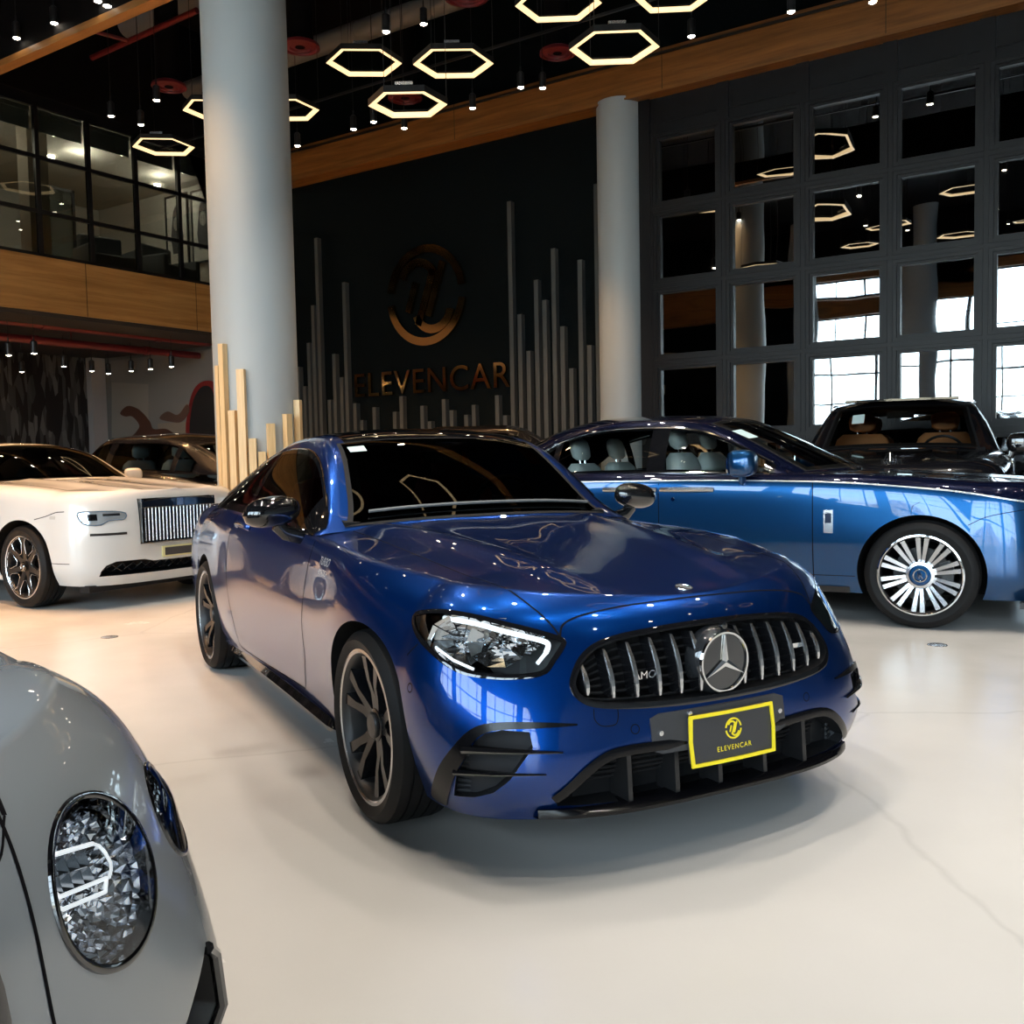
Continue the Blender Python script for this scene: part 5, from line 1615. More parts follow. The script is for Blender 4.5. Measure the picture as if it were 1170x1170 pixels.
def rolls_rows(wb, xe, up=0.0, fast=0.0, dn=0.0):
    u = up; xa = -wb * .5; xb = -wb; xr = -wb - .35
    return [
        row(.74 + dn, .21, [(.35, .86), (0, .90), (xa, .90), (xb, .90), (xr, .88)], [(.35, .215), (0, .22), (xa, .225), (xb, .23), (xr, .26)], xe + .12, .30, 3.4),
        row(.80 + dn, .33, [(.35, .925), (0, .955), (xa, .945), (xb, .955), (xr, .92)], [(.35, .335), (0, .34), (xa, .335), (xb, .34), (xr, .37)], xe + .03, .42, 3.4),
        row(.815 + dn, .47, [(.35, .945), (0, .982), (xa, .965), (xb, .985), (xr, .94)], [(.35, .47), (0, .48), (xa, .475), (xb, .48), (xr, .50)], xe, .55, 3.3),
        row(.82 + dn, .62, [(.35, .945), (0, .990), (xa, .978), (xb, .992), (xr, .94)], [(.35, .625), (0, .635), (xa, .64), (xb, .64), (xr, .65)], xe, .70, 3.2),
        row(.82 + dn, .77 + u * .5, [(.35, .93), (0, .982), (xa, .982), (xb, .985), (xr, .925)], [(.35, .785 + u * .5), (0, .80 + u * .5), (xa, .81 + u * .5), (xb, .81 + u * .5), (xr, .81)], xe + .02, .84, 3.0),
        row(.81 + dn, .91 + u, [(.35, .895), (0, .955), (xa, .972), (xb, .965), (xr, .885)], [(.35, .935 + u), (0, .965 + u), (xa, 1.0 + u), (xb, .99 + u * .6 - fast), (xr, .965 - fast)], xe + .05, .95, 2.8),
        row(.79 + dn, .985 + u, [(.35, .80), (0, .865), (xa, .90), (xb, .88), (xr, .79)], [(.35, 1.0 + u), (0, 1.035 + u), (xa, 1.075 + u), (xb, 1.06 + u * .6 - fast), (xr, 1.03 - fast)], xe + .09, 1.0, 2.6),
    ]


def upright_grille(car, VF, B, w, z0, z1, frame, bar, n, xoff=0.012, top=.06, arch=False):
    """temple grille: a framed field of upright bars with a lintel"""
    gr = empty('grille', (0, 0, 0), 0, car)
    x0 = VF.on(0, (z0 + z1) / 2, 0).x + xoff
    m = MB()
    if arch: m.prism([(-w, z1 - top)] + [(y, z1 - .025 * (y / w) ** 2) for y in np.linspace(-w, w, 15)] + [(w, z1 - top)], x0 - .10, x0 + .012, 0)
    else: m.box((x0 - .10, -w, z1 - top), (x0 + .012, w, z1))
    m.box((x0 - .10, -w, z0), (x0 + .008, -w + .025, z1)); m.box((x0 - .10, w - .025, z0), (x0 + .008, w, z1)); m.box((x0 - .10, -w, z0), (x0 + .008, w, z0 + .02))
    o = m.build('frame', frame, gr, smooth=False); bv = o.modifiers.new('b', 'BEVEL'); bv.width = .006; bv.segments = 2
    for k in range(n):
        y = -w + .025 + (2 * w - .05) * (k + .5) / n
        m = MB(); m.tube([(x0 - .012, y, z0 + .01), (x0 - .012, y, z1 - top + .005)], .0105, 10, flat=1.3); m.build('bar', bar, gr)
    m = MB(); m.box((x0 - .11, -w + .01, z0 + .01), (x0 - .10, w - .01, z1 - .01)); m.build('backing', M_BLACKMATT, gr, smooth=False)
    m = MB(); m.box((x0 + .010, -.035, z1 - top * .85), (x0 + .016, .035, z1 - .008)); m.build('badge', M_SATINCHROME, gr, smooth=False)
    return x0


def ghost():
    q = (3.3636, 7.4765)
    car = empty('saloon', (*rot2(YAW, q), 0), R(-30.24) + YAW)
    tag(car, 'two-tone blue saloon with silver multi-spoke wheel and pale seats, behind the coupe on the right', 'car')
    BLUE = paint('mid_blue_paint', (.010, .064, .180), .8, .3, flake=.1); TOP = paint('dark_blue_paint', (.004, .006, .022), .3, .25)
    wb = 3.295
    B = Body(rolls_rows(wb, -4.66, .035, 0, .06), ncs([.85, .5, 0, -.5, -.85, -2, -3.3, -4, -4.6], [1.02, 1.05, 1.085, 1.115, 1.13, 1.14, 1.12, 1.10, 1.02]), lambda x, y, v: .01 * math.exp(-((y) / .05) ** 2) if x > -.8 else 0, xf=.35, xr=-3.7, NF=28, NS=110, sub=6, nv=16)
    nm = [BLUE, M_WELL, M_WELL, TOP]
    o = B.build('body_shell', nm, car, arch_cut(wb, .425, .385, nm, 1.1))
    # darker upper tone above the coachline
    CO = pch([-4.6, -3.3, -1.6, -.7, .08, .52, .75, .9], [1.0, 1.045, 1.058, 1.045, .990, .925, .88, .84])
    me = o.data
    for p in me.polygons:
        c = p.center
        zl = CO(c.x)
        if p.material_index == 0 and c.z > zl: p.material_index = 3
    VF, VR, VL, VT = views(B)
    WM = dict(tyre=M_TYRE, barrel=mat('barrel_grey', (.06, .06, .065), .3, 1.0), lip=M_CHROME, disc=M_BLACKSATIN, caliper=M_CALIPER, spoke=M_SATINCHROME, cap=BLUE, capring=1)
    wheels4(car, wb, .995, .382, .255, .272, 'twin10', WM)
    lines = []; m = MB()
    for vw in (VR, VL):
        q_ = lambda P: [vw.ab(p) for p in P]
        lines += [(vw, q_([(-.74, 0, 1.10), (-.735, 0, .9), (-.735, 0, .5), (-.735, 0, .30)]), .007, True),
                  (vw, q_([(-1.95, 0, 1.10), (-1.95, 0, .7), (-1.95, 0, .30)]), .007, True),
                  (vw, q_([(-.44, 0, .355), (-.735, 0, .352), (-1.95, 0, .345), (-2.85, 0, .345)]), .006, False),
                  (vw, q_([(.30, 0, .74), (.42, 0, .80), (.60, 0, .84), (.72, 0, .86)]), .005, True),
                  (vw, q_([(-.06, 0, .81), (-.05, 0, .87), (0, 0, .90)]), .003, True)]
        V, F = vw.strip_geo(q_([(x, 0, float(CO(x))) for x in np.linspace(.74, -3.4, 16)]), .011, .002, 8); m.add(V, F)
    m.build('coachline', mat('silver_coachline', (.80, .84, .88), .25, .6), car)
    seams(car, lines)
    H = House(belt=[(-.56, .89, 1.085), (-1.2, .91, 1.09), (-2.2, .91, 1.09), (-3.2, .895, 1.075), (-3.8, .84, 1.05), (-4.15, .78, 1.03)],
              rail=[(-.56, .81, 1.10), (-.85, .765, 1.225), (-1.15, .725, 1.365), (-1.45, .695, 1.48), (-1.8, .68, 1.538), (-2.2, .675, 1.55), (-2.6, .672, 1.525), (-3.0, .675, 1.42), (-3.3, .685, 1.30), (-3.65, .70, 1.165), (-4.15, .72, 1.05)],
              centre=[(-.56, 1.125), (-.85, 1.265), (-1.15, 1.41), (-1.48, 1.55), (-1.8, 1.598), (-2.3, 1.612), (-2.8, 1.595), (-3.2, 1.51), (-3.6, 1.35), (-4.15, 1.08)],
              bow=[(-.56, .19), (-.85, .17), (-1.45, .13), (-1.8, .08), (-2.4, .02), (-3, 0), (-4.15, -.10)], bulge=.022, pw=2.5)
    vt = lambda u: .86 - max(0, (-3.0 - u) / .45) ** 1.4 * .5
    glazing(car, H, dict(u0=-.56, u1=-4.15, ws=(-.60, -1.50), rw=(-3.2, -4.0), side=(-.80, -3.45), vtop=vt, v0=.09, pillars=[(-1.84, -2.02), (-2.92, -2.99)], paint=TOP, glass=M_GHOSTGLASS, chrome=M_CHROME))
    for s in (1, -1):
        vw = VR if s < 0 else VL
        mirror_unit(car, -1.27, 1.05, 1.19, s, BLUE, .125, .105, .135, .04)
        # paired handles meeting at the door gap, crest plate on the wing
        for x0, x1 in ((-1.50, -1.93), (-1.97, -2.42)):
            m = MB(); P = [vw.on(*vw.ab((x0 + (x1 - x0) * t, 0, .985)), .004 + .03 * math.sin(PI * min(1, max(0, t))) ** .4) for t in np.linspace(0, 1, 11)]
            m.tube(P, .016, 8, flat=1.2); m.build('door_handle', M_SATINCHROME, car)
        m = MB(); a, b = vw.ab((-.62, 0, .755)); V, F = vw.decal_geo([(a - .033, b - .085), (a + .033, b - .085), (a + .033, b + .085), (a - .033, b + .085)], .012, .012, .03); m.add(V, F); cp = m.build('crest_plate', M_SATINCHROME, car)
        m = MB(); V, F = vw.decal_geo([(a - .022, b - .01), (a + .022, b - .01), (a + .022, b + .06), (a - .022, b + .06)], .015, .003, .03); m.add(V, F); m.build('crest_inlay', mat('crest_inlay', (.02, .03, .06), .2), cp)
        m = MB(); a, b = vw.ab((-1.83, 0, .91)); V, F = vw.decal_geo(circle(.016, 12, (a, b)), .004, .004, .02); m.add(V, F); m.build('lock_cap', M_CHROME, car)
        hl = empty('headlight', (0, 0, 0), 0, car)
        VH = View(B, (.8, s * .6, 0)); pts = [VH.ab(VF.on(s * y, z)) for y, z in ((.50, .86), (.78, .86), (.86, .855), (.86, .80), (.80, .775), (.52, .785))]
        V, F = VH.decal_geo(pts, .004, .006, .03); m = MB(); m.add(V, F); m.build('housing', M_BLACKGLOSS, hl)
        pts2 = [VH.ab(VF.on(s * y, z)) for y, z in ((.52, .85), (.84, .845), (.84, .832), (.52, .836))]
        V, F = VH.decal_geo(pts2, .008, .004, .03); m = MB(); m.add(V, F); m.build('light_bar', M_LED, hl)
        m = MB(); V, F = vw.strip_geo([vw.ab(p) for p in ((-.48, 0, .25), (-1.6, 0, .245), (-2.8, 0, .25))], .05, .006, 6); m.add(V, F); m.build('sill_strip', M_BLACKSATIN, car)
    upright_grille(car, VF, B, .40, .55, .98, M_CHROME, M_CHROME, 14)
    m = MB(); m.box((.62, -.9, .17), (.80, .9, .215)); m.build('front_lip', M_BLACKSATIN, car, smooth=False)
    cream = mat('pale_leather', (.72, .78, .75), .5)
    cb = empty('cabin', (0, 0, 0), 0, car)
    for x in (-1.88, -2.82):
        for y in (-.40, .40): seat(cb, x, y, .86 if x > -2 else .82, cream, .27, True, 'seat', .42 if x > -2 else .38, .22)
    m = MB(); m.prism([(-.78, 1.02), (-.95, 1.13), (-1.2, 1.12), (-1.3, 1.0)], -.74, .74, 1); m.build('dashboard', M_BLACKMATT, cb)
    m = MB(); m.box((-1.52, -.12, 1.40), (-1.49, .12, 1.46)); m.build('rear_view_mirror', M_BLACKGLOSS, cb)
    m = MB(); m.tube([(-1.36 + .05 * math.sin(a), .38 + .18 * math.cos(a), 1.06 + .17 * math.sin(a)) for a in np.linspace(0, 2 * PI, 25)[:-1]], .014, 8, closed=True); m.build('steering_wheel', M_BLACKSATIN, cb)
    m = MB(); G = [[H.S(u, 2 - y / float(H.ry(u)), .006) for y in (.53, .63)] for u in (-1.15, -1.30)]; G = [[(p[0], -p[1], p[2]) for p in r] for r in G]; m.grid(G); m.build('windscreen_sticker', M_STICKER, car)
    return car


def wraith():
    car = empty('grand_coupe', (*rot2(YAW, (-3.86, 9.24)), 0), R(-33.5) + YAW)
    tag(car, 'white coupe with upright black and silver grille, parked left behind the blue coupe', 'car')
    WHITE = paint('white_paint', (.66, .66, .645), .0, .35)
    wb = 3.112
    B = Body(rolls_rows(wb, -4.38, .045, .02, .11), ncs([.90, .5, 0, -.5, -.85, -2, -3.2, -4.3], [1.04, 1.065, 1.10, 1.125, 1.14, 1.13, 1.06, 1.0]), lambda x, y, v: (.022 * math.exp(-((abs(y) - .44) / .10) ** 2) + .012 * math.exp(-(y / .03) ** 2)) * (1 if x > -.8 else 0), xf=.35, xr=-3.5, NF=30, NS=100, sub=6, nv=18)
    nm = [WHITE, M_WELL, M_WELL, M_BLACKSATIN]
    cut = arch_cut(wb, .42, .375, nm, 1.1)
    VF, VR, VL, VT = views(B)
    intake = sym([(0, .400), (-.28, .402), (-.36, .425), (-.62, .425), (-.70, .395), (-.735, .345), (-.74, .300), (0, .295)])
    cut.append(VF.prism('c', intake, .60, 1.3, 3, nm))
    cut.append(VF.prism('c', [(-.40, .56), (.40, .56), (.405, .965), (-.405, .965)], .74, 1.3, 3, nm))
    B.build('body_shell', nm, car, cut)
    WM = dict(tyre=M_TYRE, barrel=M_BLACKSATIN, lip=M_SATINCHROME, disc=M_BLACKMATT, caliper=M_CALIPER, spoke=M_BLACKSATIN, cap=M_BLACKGLOSS, capring=1)
    wheels4(car, wb, .985, .372, .255, .272, 'window7', WM)
    upright_grille(car, VF, B, .40, .565, .965, M_BLACKGLOSS, M_SATINCHROME, 20, .014, .085, True)
    m = MB()
    for k in range(16):
        y = -.70 + 1.4 * k / 15
        for s in (-1, 1): m.tube([VF.on(y - .05 * s, .318, -.03), VF.on(y + .05 * s, .40, -.03)], .004, 5)
    m.build('intake_mesh', M_BLACKGLOSS, car)
    pl = empty('plate', (0, 0, 0), 0, car); x0 = VF.on(0, .48, 0).x + .006
    m = MB(); m.box((x0 - .02, -.19, .425), (x0 + .008, .19, .525)); m.build('plate_frame', mat('pale_yellow', (.75, .68, .34), .4), pl, smooth=False)
    m = MB(); m.box((x0, -.165, .44), (x0 + .011, .165, .51)); m.build('plate_field', M_PLATE, pl, smooth=False)
    lines = []
    for s, vw in ((-1, VR), (1, VL)):
        q_ = lambda P: [vw.ab(p) for p in P]
        hl = empty('headlight', (0, 0, 0), 0, car)
        VH = View(B, (.9, s * .43, .05))
        out = smooth_poly([VH.ab(VF.on(s * y, z)) for y, z in ((.52, .845), (.62, .865), (.78, .868), (.845, .862), (.85, .82), (.835, .775), (.80, .752), (.72, .750), (.66, .785), (.56, .79), (.525, .80))], True, 2)
        V, F = VH.decal_geo(out, .003, .004, .025); m = MB(); m.add(V, F); m.build('housing', mat('lamp_silver', (.62, .68, .72), .12, .7), hl)
        V, F = VH.strip_geo(out, .010, .006, 1, True, False); m = MB(); m.add(V, F); m.build('rim', mat('lamp_rim', (.05, .10, .16), .2), hl)
        for y0, y1, z0, z1 in ((.57, .70, .826, .846), (.74, .80, .79, .845)):
            V, F = VH.decal_geo([VH.ab(VF.on(s * y, z)) for y, z in ((y0, z0), (y1, z0), (y1, z1), (y0, z1))], .006, .002, .02); m = MB(); m.add(V, F); m.build('projector', M_BLACKGLOSS, hl)
        V, F = VF.strip_geo([(s * .52, .668), (s * .64, .667), (s * .80, .668)], .022, .003, 6); m = MB(); m.add(V, F); m.build('marker_slit', M_BLACKSATIN, car)
        m = MB(); V, F = vw.decal_geo([(vw.ab((x, 0, z))) for x, z in ((.40, .835), (.48, .835), (.48, .805), (.40, .805))], .003, .003, .03); m.add(V, F); m.build('side_marker', mat('marker_lens', (.55, .55, .53), .2), car)
        lines += [(vw, q_([(.42, 0, .42), (.55, 0, .42), (.64, 0, .42)]), .006, True), (vw, q_([(.20, 0, .80), (.34, 0, .83), (.48, 0, .865), (.58, 0, .872)]), .007, True), (vw, q_([(-.85, 0, 1.05), (-.84, 0, .6), (-.84, 0, .30)]), .007, True), (vw, q_([(-2.3, 0, 1.05), (-2.3, 0, .6), (-2.25, 0, .30)]), .007, True)]
        lines += [(VT, [VT.ab(p) for p in ((-.80, s * .77, 1), (-.3, s * .77, 1), (.2, s * .745, 1), (.45, s * .70, 1), (.62, s * .60, 1))], .012, True)]
    # slim dark strake along the middle of the bonnet, and the outline of a tow cover
    m = MB(); V, F = VT.strip_geo([VT.ab(p) for p in ((-.62, 0, 1), (0, 0, 1), (.66, 0, 1))], .022, .003, 8); m.add(V, F); m.build('bonnet_strake', M_BLACKSATIN, car)
    seams(car, lines)
    H = House(belt=[(-.58, .87, 1.09), (-1.3, .885, 1.09), (-2.3, .88, 1.085), (-3.0, .84, 1.06), (-3.6, .78, 1.02)],
              rail=[(-.58, .80, 1.105), (-.85, .75, 1.22), (-1.15, .705, 1.345), (-1.45, .665, 1.425), (-1.9, .635, 1.45), (-2.5, .615, 1.41), (-3.0, .615, 1.28), (-3.6, .64, 1.06)],
              centre=[(-.58, 1.135), (-.85, 1.265), (-1.15, 1.40), (-1.48, 1.495), (-1.9, 1.525), (-2.5, 1.485), (-3.0, 1.345), (-3.6, 1.08)],
              bow=[(-.58, .18), (-.85, .16), (-1.5, .10), (-2.2, .02), (-2.6, 0), (-3.6, -.10)], bulge=.02, pw=2.5)
    vt = lambda u: .86 - max(0, (-2.4 - u) / .6) ** 1.4 * .5
    glazing(car, H, dict(u0=-.58, u1=-3.6, ws=(-.62, -1.47), rw=(-2.7, -3.5), side=(-.85, -2.95), vtop=vt, v0=.07, pillars=[(-2.22, -2.28)], paint=WHITE, glass=M_TINT))
    for s in (1, -1): mirror_unit(car, -1.20, 1.02, 1.16, s, WHITE, .11, .07, .06, .03)
    cb = empty('cabin', (0, 0, 0), 0, car); cream = mat('grey_leather', (.35, .35, .34), .5)
    for y in (-.40, .40): seat(cb, -1.95, y, .84, cream, .26, True, 'seat', .42, .25)
    m = MB(); m.prism([(-.80, 1.03), (-.97, 1.13), (-1.2, 1.12), (-1.3, 1.0)], -.72, .72, 1); m.build('dashboard', M_BLACKMATT, cb)
    m = MB(); m.box((.60, -.80, .16), (.74, .80, .22)); m.build('under_tray', M_BLACKMATT, car, smooth=False)
    return car


def bentley():
    car = empty('touring_coupe', (*rot2(YAW, (-1.460, 1.1050)), 0), R(-21.75) + YAW)
    tag(car, 'grey coupe with twin round headlights cut off by the lower left corner', 'car')
    GREY = paint('grey_paint', (.255, .29, .325), .0, .25)
    wb = 2.851
    rows = [
        row(.76, .17, [(.30, .86), (0, .92), (-1.4, .90), (-2.85, .92), (-3.3, .88)], [(.30, .17), (0, .19), (-1.4, .21), (-2.85, .21), (-3.3, .24)], -3.78, .30, 2.8),
        row(.81, .30, [(.30, .955), (0, .965), (-1.4, .93), (-2.85, .97), (-3.3, .92)], [(.30, .30), (0, .31), (-1.4, .31), (-2.85, .31), (-3.3, .34)], -3.86, .42, 3.0),
        row(.815, .45, [(.30, .958), (0, .972), (-1.4, .935), (-2.85, .985), (-3.3, .93)], [(.30, .45), (0, .45), (-1.4, .45), (-2.85, .45), (-3.3, .48)], -3.89, .55, 2.85),
        row(.805, .60, [(.30, .942), (0, .965), (-1.4, .935), (-2.85, .985), (-3.3, .92)], [(.30, .60), (0, .60), (-1.4, .59), (-2.85, .62), (-3.3, .63)], -3.87, .68, 2.5),
        row(.785, .72, [(.30, .905), (0, .945), (-1.4, .925), (-2.85, .97), (-3.3, .89)], [(.30, .72), (0, .73), (-1.4, .73), (-2.85, .77), (-3.3, .77)], -3.83, .80, 2.35),
        row(.745, .81, [(.30, .85), (0, .905), (-1.4, .90), (-2.85, .93), (-3.3, .83)], [(.30, .845), (0, .885), (-1.4, .89), (-2.85, .90), (-3.3, .90)], -3.80, .90, 2.15),
        row(.69, .865, [(.30, .755), (0, .82), (-1.4, .84), (-2.85, .84), (-3.3, .72)], [(.30, .925), (0, .970), (-1.4, .985), (-2.85, .98), (-3.3, .97)], -3.76, .96, 1.95),
    ]
    def bump(x, y, v):
        if x < -.9: return 0
        a = abs(y)
        return -.010 * math.exp(-((a - .47) / .12) ** 2) + .004 * math.exp(-((a - .36) / .03) ** 2)
    B = Body(rows, ncs([.69, .4, 0, -.5, -.9, -2.5, -3.7], [.865, .912, .948, .972, .985, 1.0, .96]), bump, xf=.30, xr=-3.2, NF=40, NS=120, sub=8, nv=24)
    nm = [GREY, M_WELL, M_WELL, M_BLACKSATIN, M_BLACKGLOSS]
    cut = arch_cut(wb, .385, .35, nm, 1.1)
    VF, VR, VL, VT = views(B)
    grille = smooth_poly(sym([(0, .80), (-.18, .79), (-.25, .765), (-.285, .69), (-.29, .58), (-.26, .50), (-.18, .47), (0, .46)]), True, 3)
    cut.append(VF.prism('c', grille, .62, 1.3, 3, nm))
    for s in (1, -1):
        VI = View(B, (.86, s * .5, -.08))
        pts = [(.70, .755, .462), (.74, .68, .43), (.77, .60, .39), (.79, .50, .33), (.78, .50, .22), (.74, .64, .21), (.67, .785, .235), (.66, .805, .33), (.68, .79, .44)]
        poly = [VI.ab((x, s * y, z)) for x, y, z in pts]
        cut.append(VI.prism('c', poly, .78, 1.6, 3, nm))
    lamp = {}
    for s in (1, -1):
        for nme, c, nn, rv in (('inner', (.747, .53, .69), (.90, s * .34, .24), .120), ('outer', (.623, .79, .685), (.76, s * .62, .20), .082)):
            V_ = View(B, nn); a, b = V_.ab((c[0], s * c[1], c[2])); P = V_.on(a, b); t = P.dot(V_.d)
            lamp[(s, nme)] = (V_, a, b, t, rv)
            cut.append(V_.prism('c', circle(rv, 40, (a, b)), t - .075, t + .5, 3, nm))
    B.build('body_shell', nm, car, cut)
    refl = mat('lamp_reflector', (.80, .84, .90), .10, metal=1.0)
    for (s, nme), (V_, a, b, t, rv) in lamp.items():
        hl = empty('headlight', (0, 0, 0), 0, car)
        ring = []
        for k in range(64):
            c, d = math.cos(2 * PI * k / 64), math.sin(2 * PI * k / 64)
            P = V_.on(a + rv * 1.02 * c, b + rv * 1.02 * d, 0); ring.append((c, d, P.dot(V_.d)))
        m = MB(); G = []
        for c, d, tt in ring + ring[:1]:
            G.append([V_.p(a + rv * q * c, b + rv * q * d, tt + o) for q, o in ((1.06, -.003), (1.05, .003), (1.0, .005), (.95, .002), (.93, -.02), (.935, -.05))])
        m.grid(G); m.build('rim', M_BLACKGLOSS, hl, angle=50)
        # bowl
        m = MB(); Rr = [(.93, -.018), (.86, -.026), (.78, -.034), (.70, -.041), (.61, -.048), (.52, -.054), (.42, -.058), (.30, -.061), (.16, -.063), (.02, -.064)]
        for i in range(len(Rr) - 1):
            (q0, o0), (q1, o1) = Rr[i], Rr[i + 1]
            n_ = 48 if i < 6 else 24
            for k in range(n_):
                k0, k1 = int(64 * k / n_), int(64 * (k + 1) / n_)
                tt0, tt1 = (ring[k0][2] if q0 > .8 else t), (ring[k1 % 64][2] if q0 > .8 else t)
                g0, g1 = 2 * PI * k0 / 64, 2 * PI * k1 / 64; tw = .5 * (i % 2) * 2 * PI / n_; gm = (g0 + g1) / 2 + tw
                C4 = [V_.p(a + rv * q * math.cos(g), b + rv * q * math.sin(g), z_ + o) for q, g, z_, o in ((q0, g0, tt0, o0), (q0, g1, tt1, o0), (q1, g1, t, o1), (q1, g0, t, o1))]
                ap = V_.p(a + rv * (q0 + q1) / 2 * math.cos(gm), b + rv * (q0 + q1) / 2 * math.sin(gm), t + (o0 + o1) / 2 + .0045 * (1 if (i + k) % 2 else -1))
                m.add(C4 + [ap], [(0, 1, 4), (1, 2, 4), (2, 3, 4), (3, 0, 4)])
        m.build('reflector', refl, hl, smooth=False, normals=False)
        m = MB(); G = []
        for c, d, tt in ring + ring[:1]:
            G.append([V_.p(a + rv * q * c, b + rv * q * d, tt * q * q + t * (1 - q * q) + .003 + .010 * (1 - q * q)) for q in (.95, .75, .5, .25, .02)])
        m.grid(G); m.build('lens', M_CLEAR, hl)
        if nme == 'inner':
            sg = s
            f = lambda u, v, o=.0: V_.p(a + rv * u * sg, b + rv * v, t - .022 + o)
            k_ = .9
            g = lambda *P: [f(u * k_, v * k_) for u, v in P]
            m = MB(); m.tube(g((-.81, .71), (.16, .45)), .0034, 6); m.tube(g((.16, .45), (.30, .36), (.40, .22), (.46, .04), (.42, -.04), (.31, -.11)), .0024, 6)
            m.tube(g((-1.0, .37), (-.87, .20), (.25, -.08)), .0030, 6); m.tube(g((-.96, .23), (-.96, .11), (-.87, .04), (.13, -.22), (.25, -.08)), .0030, 6)
            m.build('light_bar', M_LED, hl)
            m = MB()
            for i in range(4):
                for j in range(2):
                    u0 = -.74 + .225 * i; v0 = .20 + .20 * j - .062 * i
                    m.add([f(u0, v0, -.012), f(u0 + .215, v0 - .06, -.012), f(u0 + .215, v0 + .13, -.014), f(u0, v0 + .19, -.014), f(u0 + .1, v0 + .06, -.03)], [(0, 1, 4), (1, 2, 4), (2, 3, 4), (3, 0, 4)])
            m.build('led_module', mat('smoked_chrome', (.40, .42, .45), .15, metal=1.0), hl, smooth=False)
        else:
            m = MB()
            for i in range(-4, 5):
                m.tube([V_.p(a + rv * .2 * i, b - rv * .75 * math.sqrt(max(0, 1 - (.2 * i) ** 2)), t - .03), V_.p(a + rv * .2 * i, b + rv * .75 * math.sqrt(max(0, 1 - (.2 * i) ** 2)), t - .03)], .003, 5)
            m.build('light_bar', M_CHROME, hl)
    gr = empty('grille', (0, 0, 0), 0, car)
    V, F = VF.strip_geo(grille, .022, .004, 1, True, False); m = MB(); m.add(V, F); m.build('surround', M_BLACKGLOSS, gr)
    for k in range(11):
        y = -.25 + .05 * k; m = MB(); m.tube([VF.on(y, z, -.02) for z in np.linspace(.49, .77, 6)], .007, 8); m.build('bar', M_BLACKGLOSS, gr)
    m = MB(); m.box((.63, -.33, .46), (.64, .33, .80)); m.build('backing', M_BLACKMATT, gr, smooth=False)
    lines = []
    for s, vw in ((-1, VR), (1, VL)):
        ci = empty('corner_intake', (0, 0, 0), 0, car); VI = View(B, (.86, s * .5, -.08)); m = MB()
        for i in range(9):
            for k in (-1, 1):
                y0 = .56 + .022 * i; ya, yb = min(.76, y0 - .05 * k), min(.76, y0 + .05 * k); m.tube([Vector((.70 - .40 * (ya - .5), s * ya, .23)), Vector((.70 - .40 * (yb - .5), s * yb, .44))], .0035, 5)
        m.build('mesh', M_BLACKGLOSS, ci)
        m = MB(); m.tube([VI.on(*VI.ab((x, s * y, z)), .003) for x, y, z in ((.70, .757, .458), (.68, .785, .43), (.662, .800, .33), (.67, .78, .24))], .011, 8); m.build('frame', M_BLACKGLOSS, ci)
        lines += [(VT, [VT.ab((x, s * y, 1)) for x, y in ((-.8, .66), (-.3, .64), (.1, .585), (.41, .50), (.60, .42), (.70, .385))], .008, True),
                  (VT, [VT.ab((x, s * y, 1)) for x, y in ((.70, .385), (.735, .345), (.745, .29), (.75, .15), (.752, 0))], .004, True),
                  (VF, [(s * y, z) for y, z in ((.385, .862), (.372, .80), (.365, .70), (.37, .55), (.40, .46), (.46, .40))], .006, True),
                  (vw, [vw.ab(p) for p in ((-.80, 0, .95), (-.79, 0, .6), (-.86, 0, .30))], .006, True), (vw, [vw.ab(p) for p in ((-2.15, 0, .98), (-2.2, 0, .6), (-2.1, 0, .30))], .006, True)]
    seams(car, lines)
    WM = dict(tyre=M_TYRE, barrel=M_BLACKGLOSS, lip=M_SATINCHROME, disc=M_DISCW, caliper=M_CALIPER, spoke=M_BLACKGLOSS, cap=M_BLACKGLOSS)
    wheels4(car, wb, .96, .352, .275, .262, 'twin5', WM)
    H = House(belt=[(-.80, .82, .955), (-1.3, .845, .965), (-2.2, .85, .98), (-2.8, .82, .99), (-3.4, .70, .97)], rail=[(-.80, .76, .965), (-1.05, .68, 1.14), (-1.35, .61, 1.30), (-1.7, .58, 1.355), (-2.2, .565, 1.34), (-2.7, .56, 1.23), (-3.4, .60, .985)],
              centre=[(-.80, .99), (-1.05, 1.18), (-1.35, 1.345), (-1.7, 1.402), (-2.2, 1.395), (-2.7, 1.28), (-3.4, .99)], bow=[(-.8, .08), (-1.4, .02), (-2.6, 0), (-3.4, -.1)], bulge=.02)
    vt = lambda u: .86 - max(0, (-2.2 - u) / .7) ** 1.4 * .5
    glazing(car, H, dict(u0=-.80, u1=-3.4, ws=(-.84, -1.36), rw=(-2.5, -3.25), side=(-1.02, -2.85), vtop=vt, v0=.07, paint=GREY, glass=M_TINT, nu=70))
    for s in (1, -1): mirror_unit(car, -1.05, 1.0, 1.06, s, GREY, .12, .07)
    return car


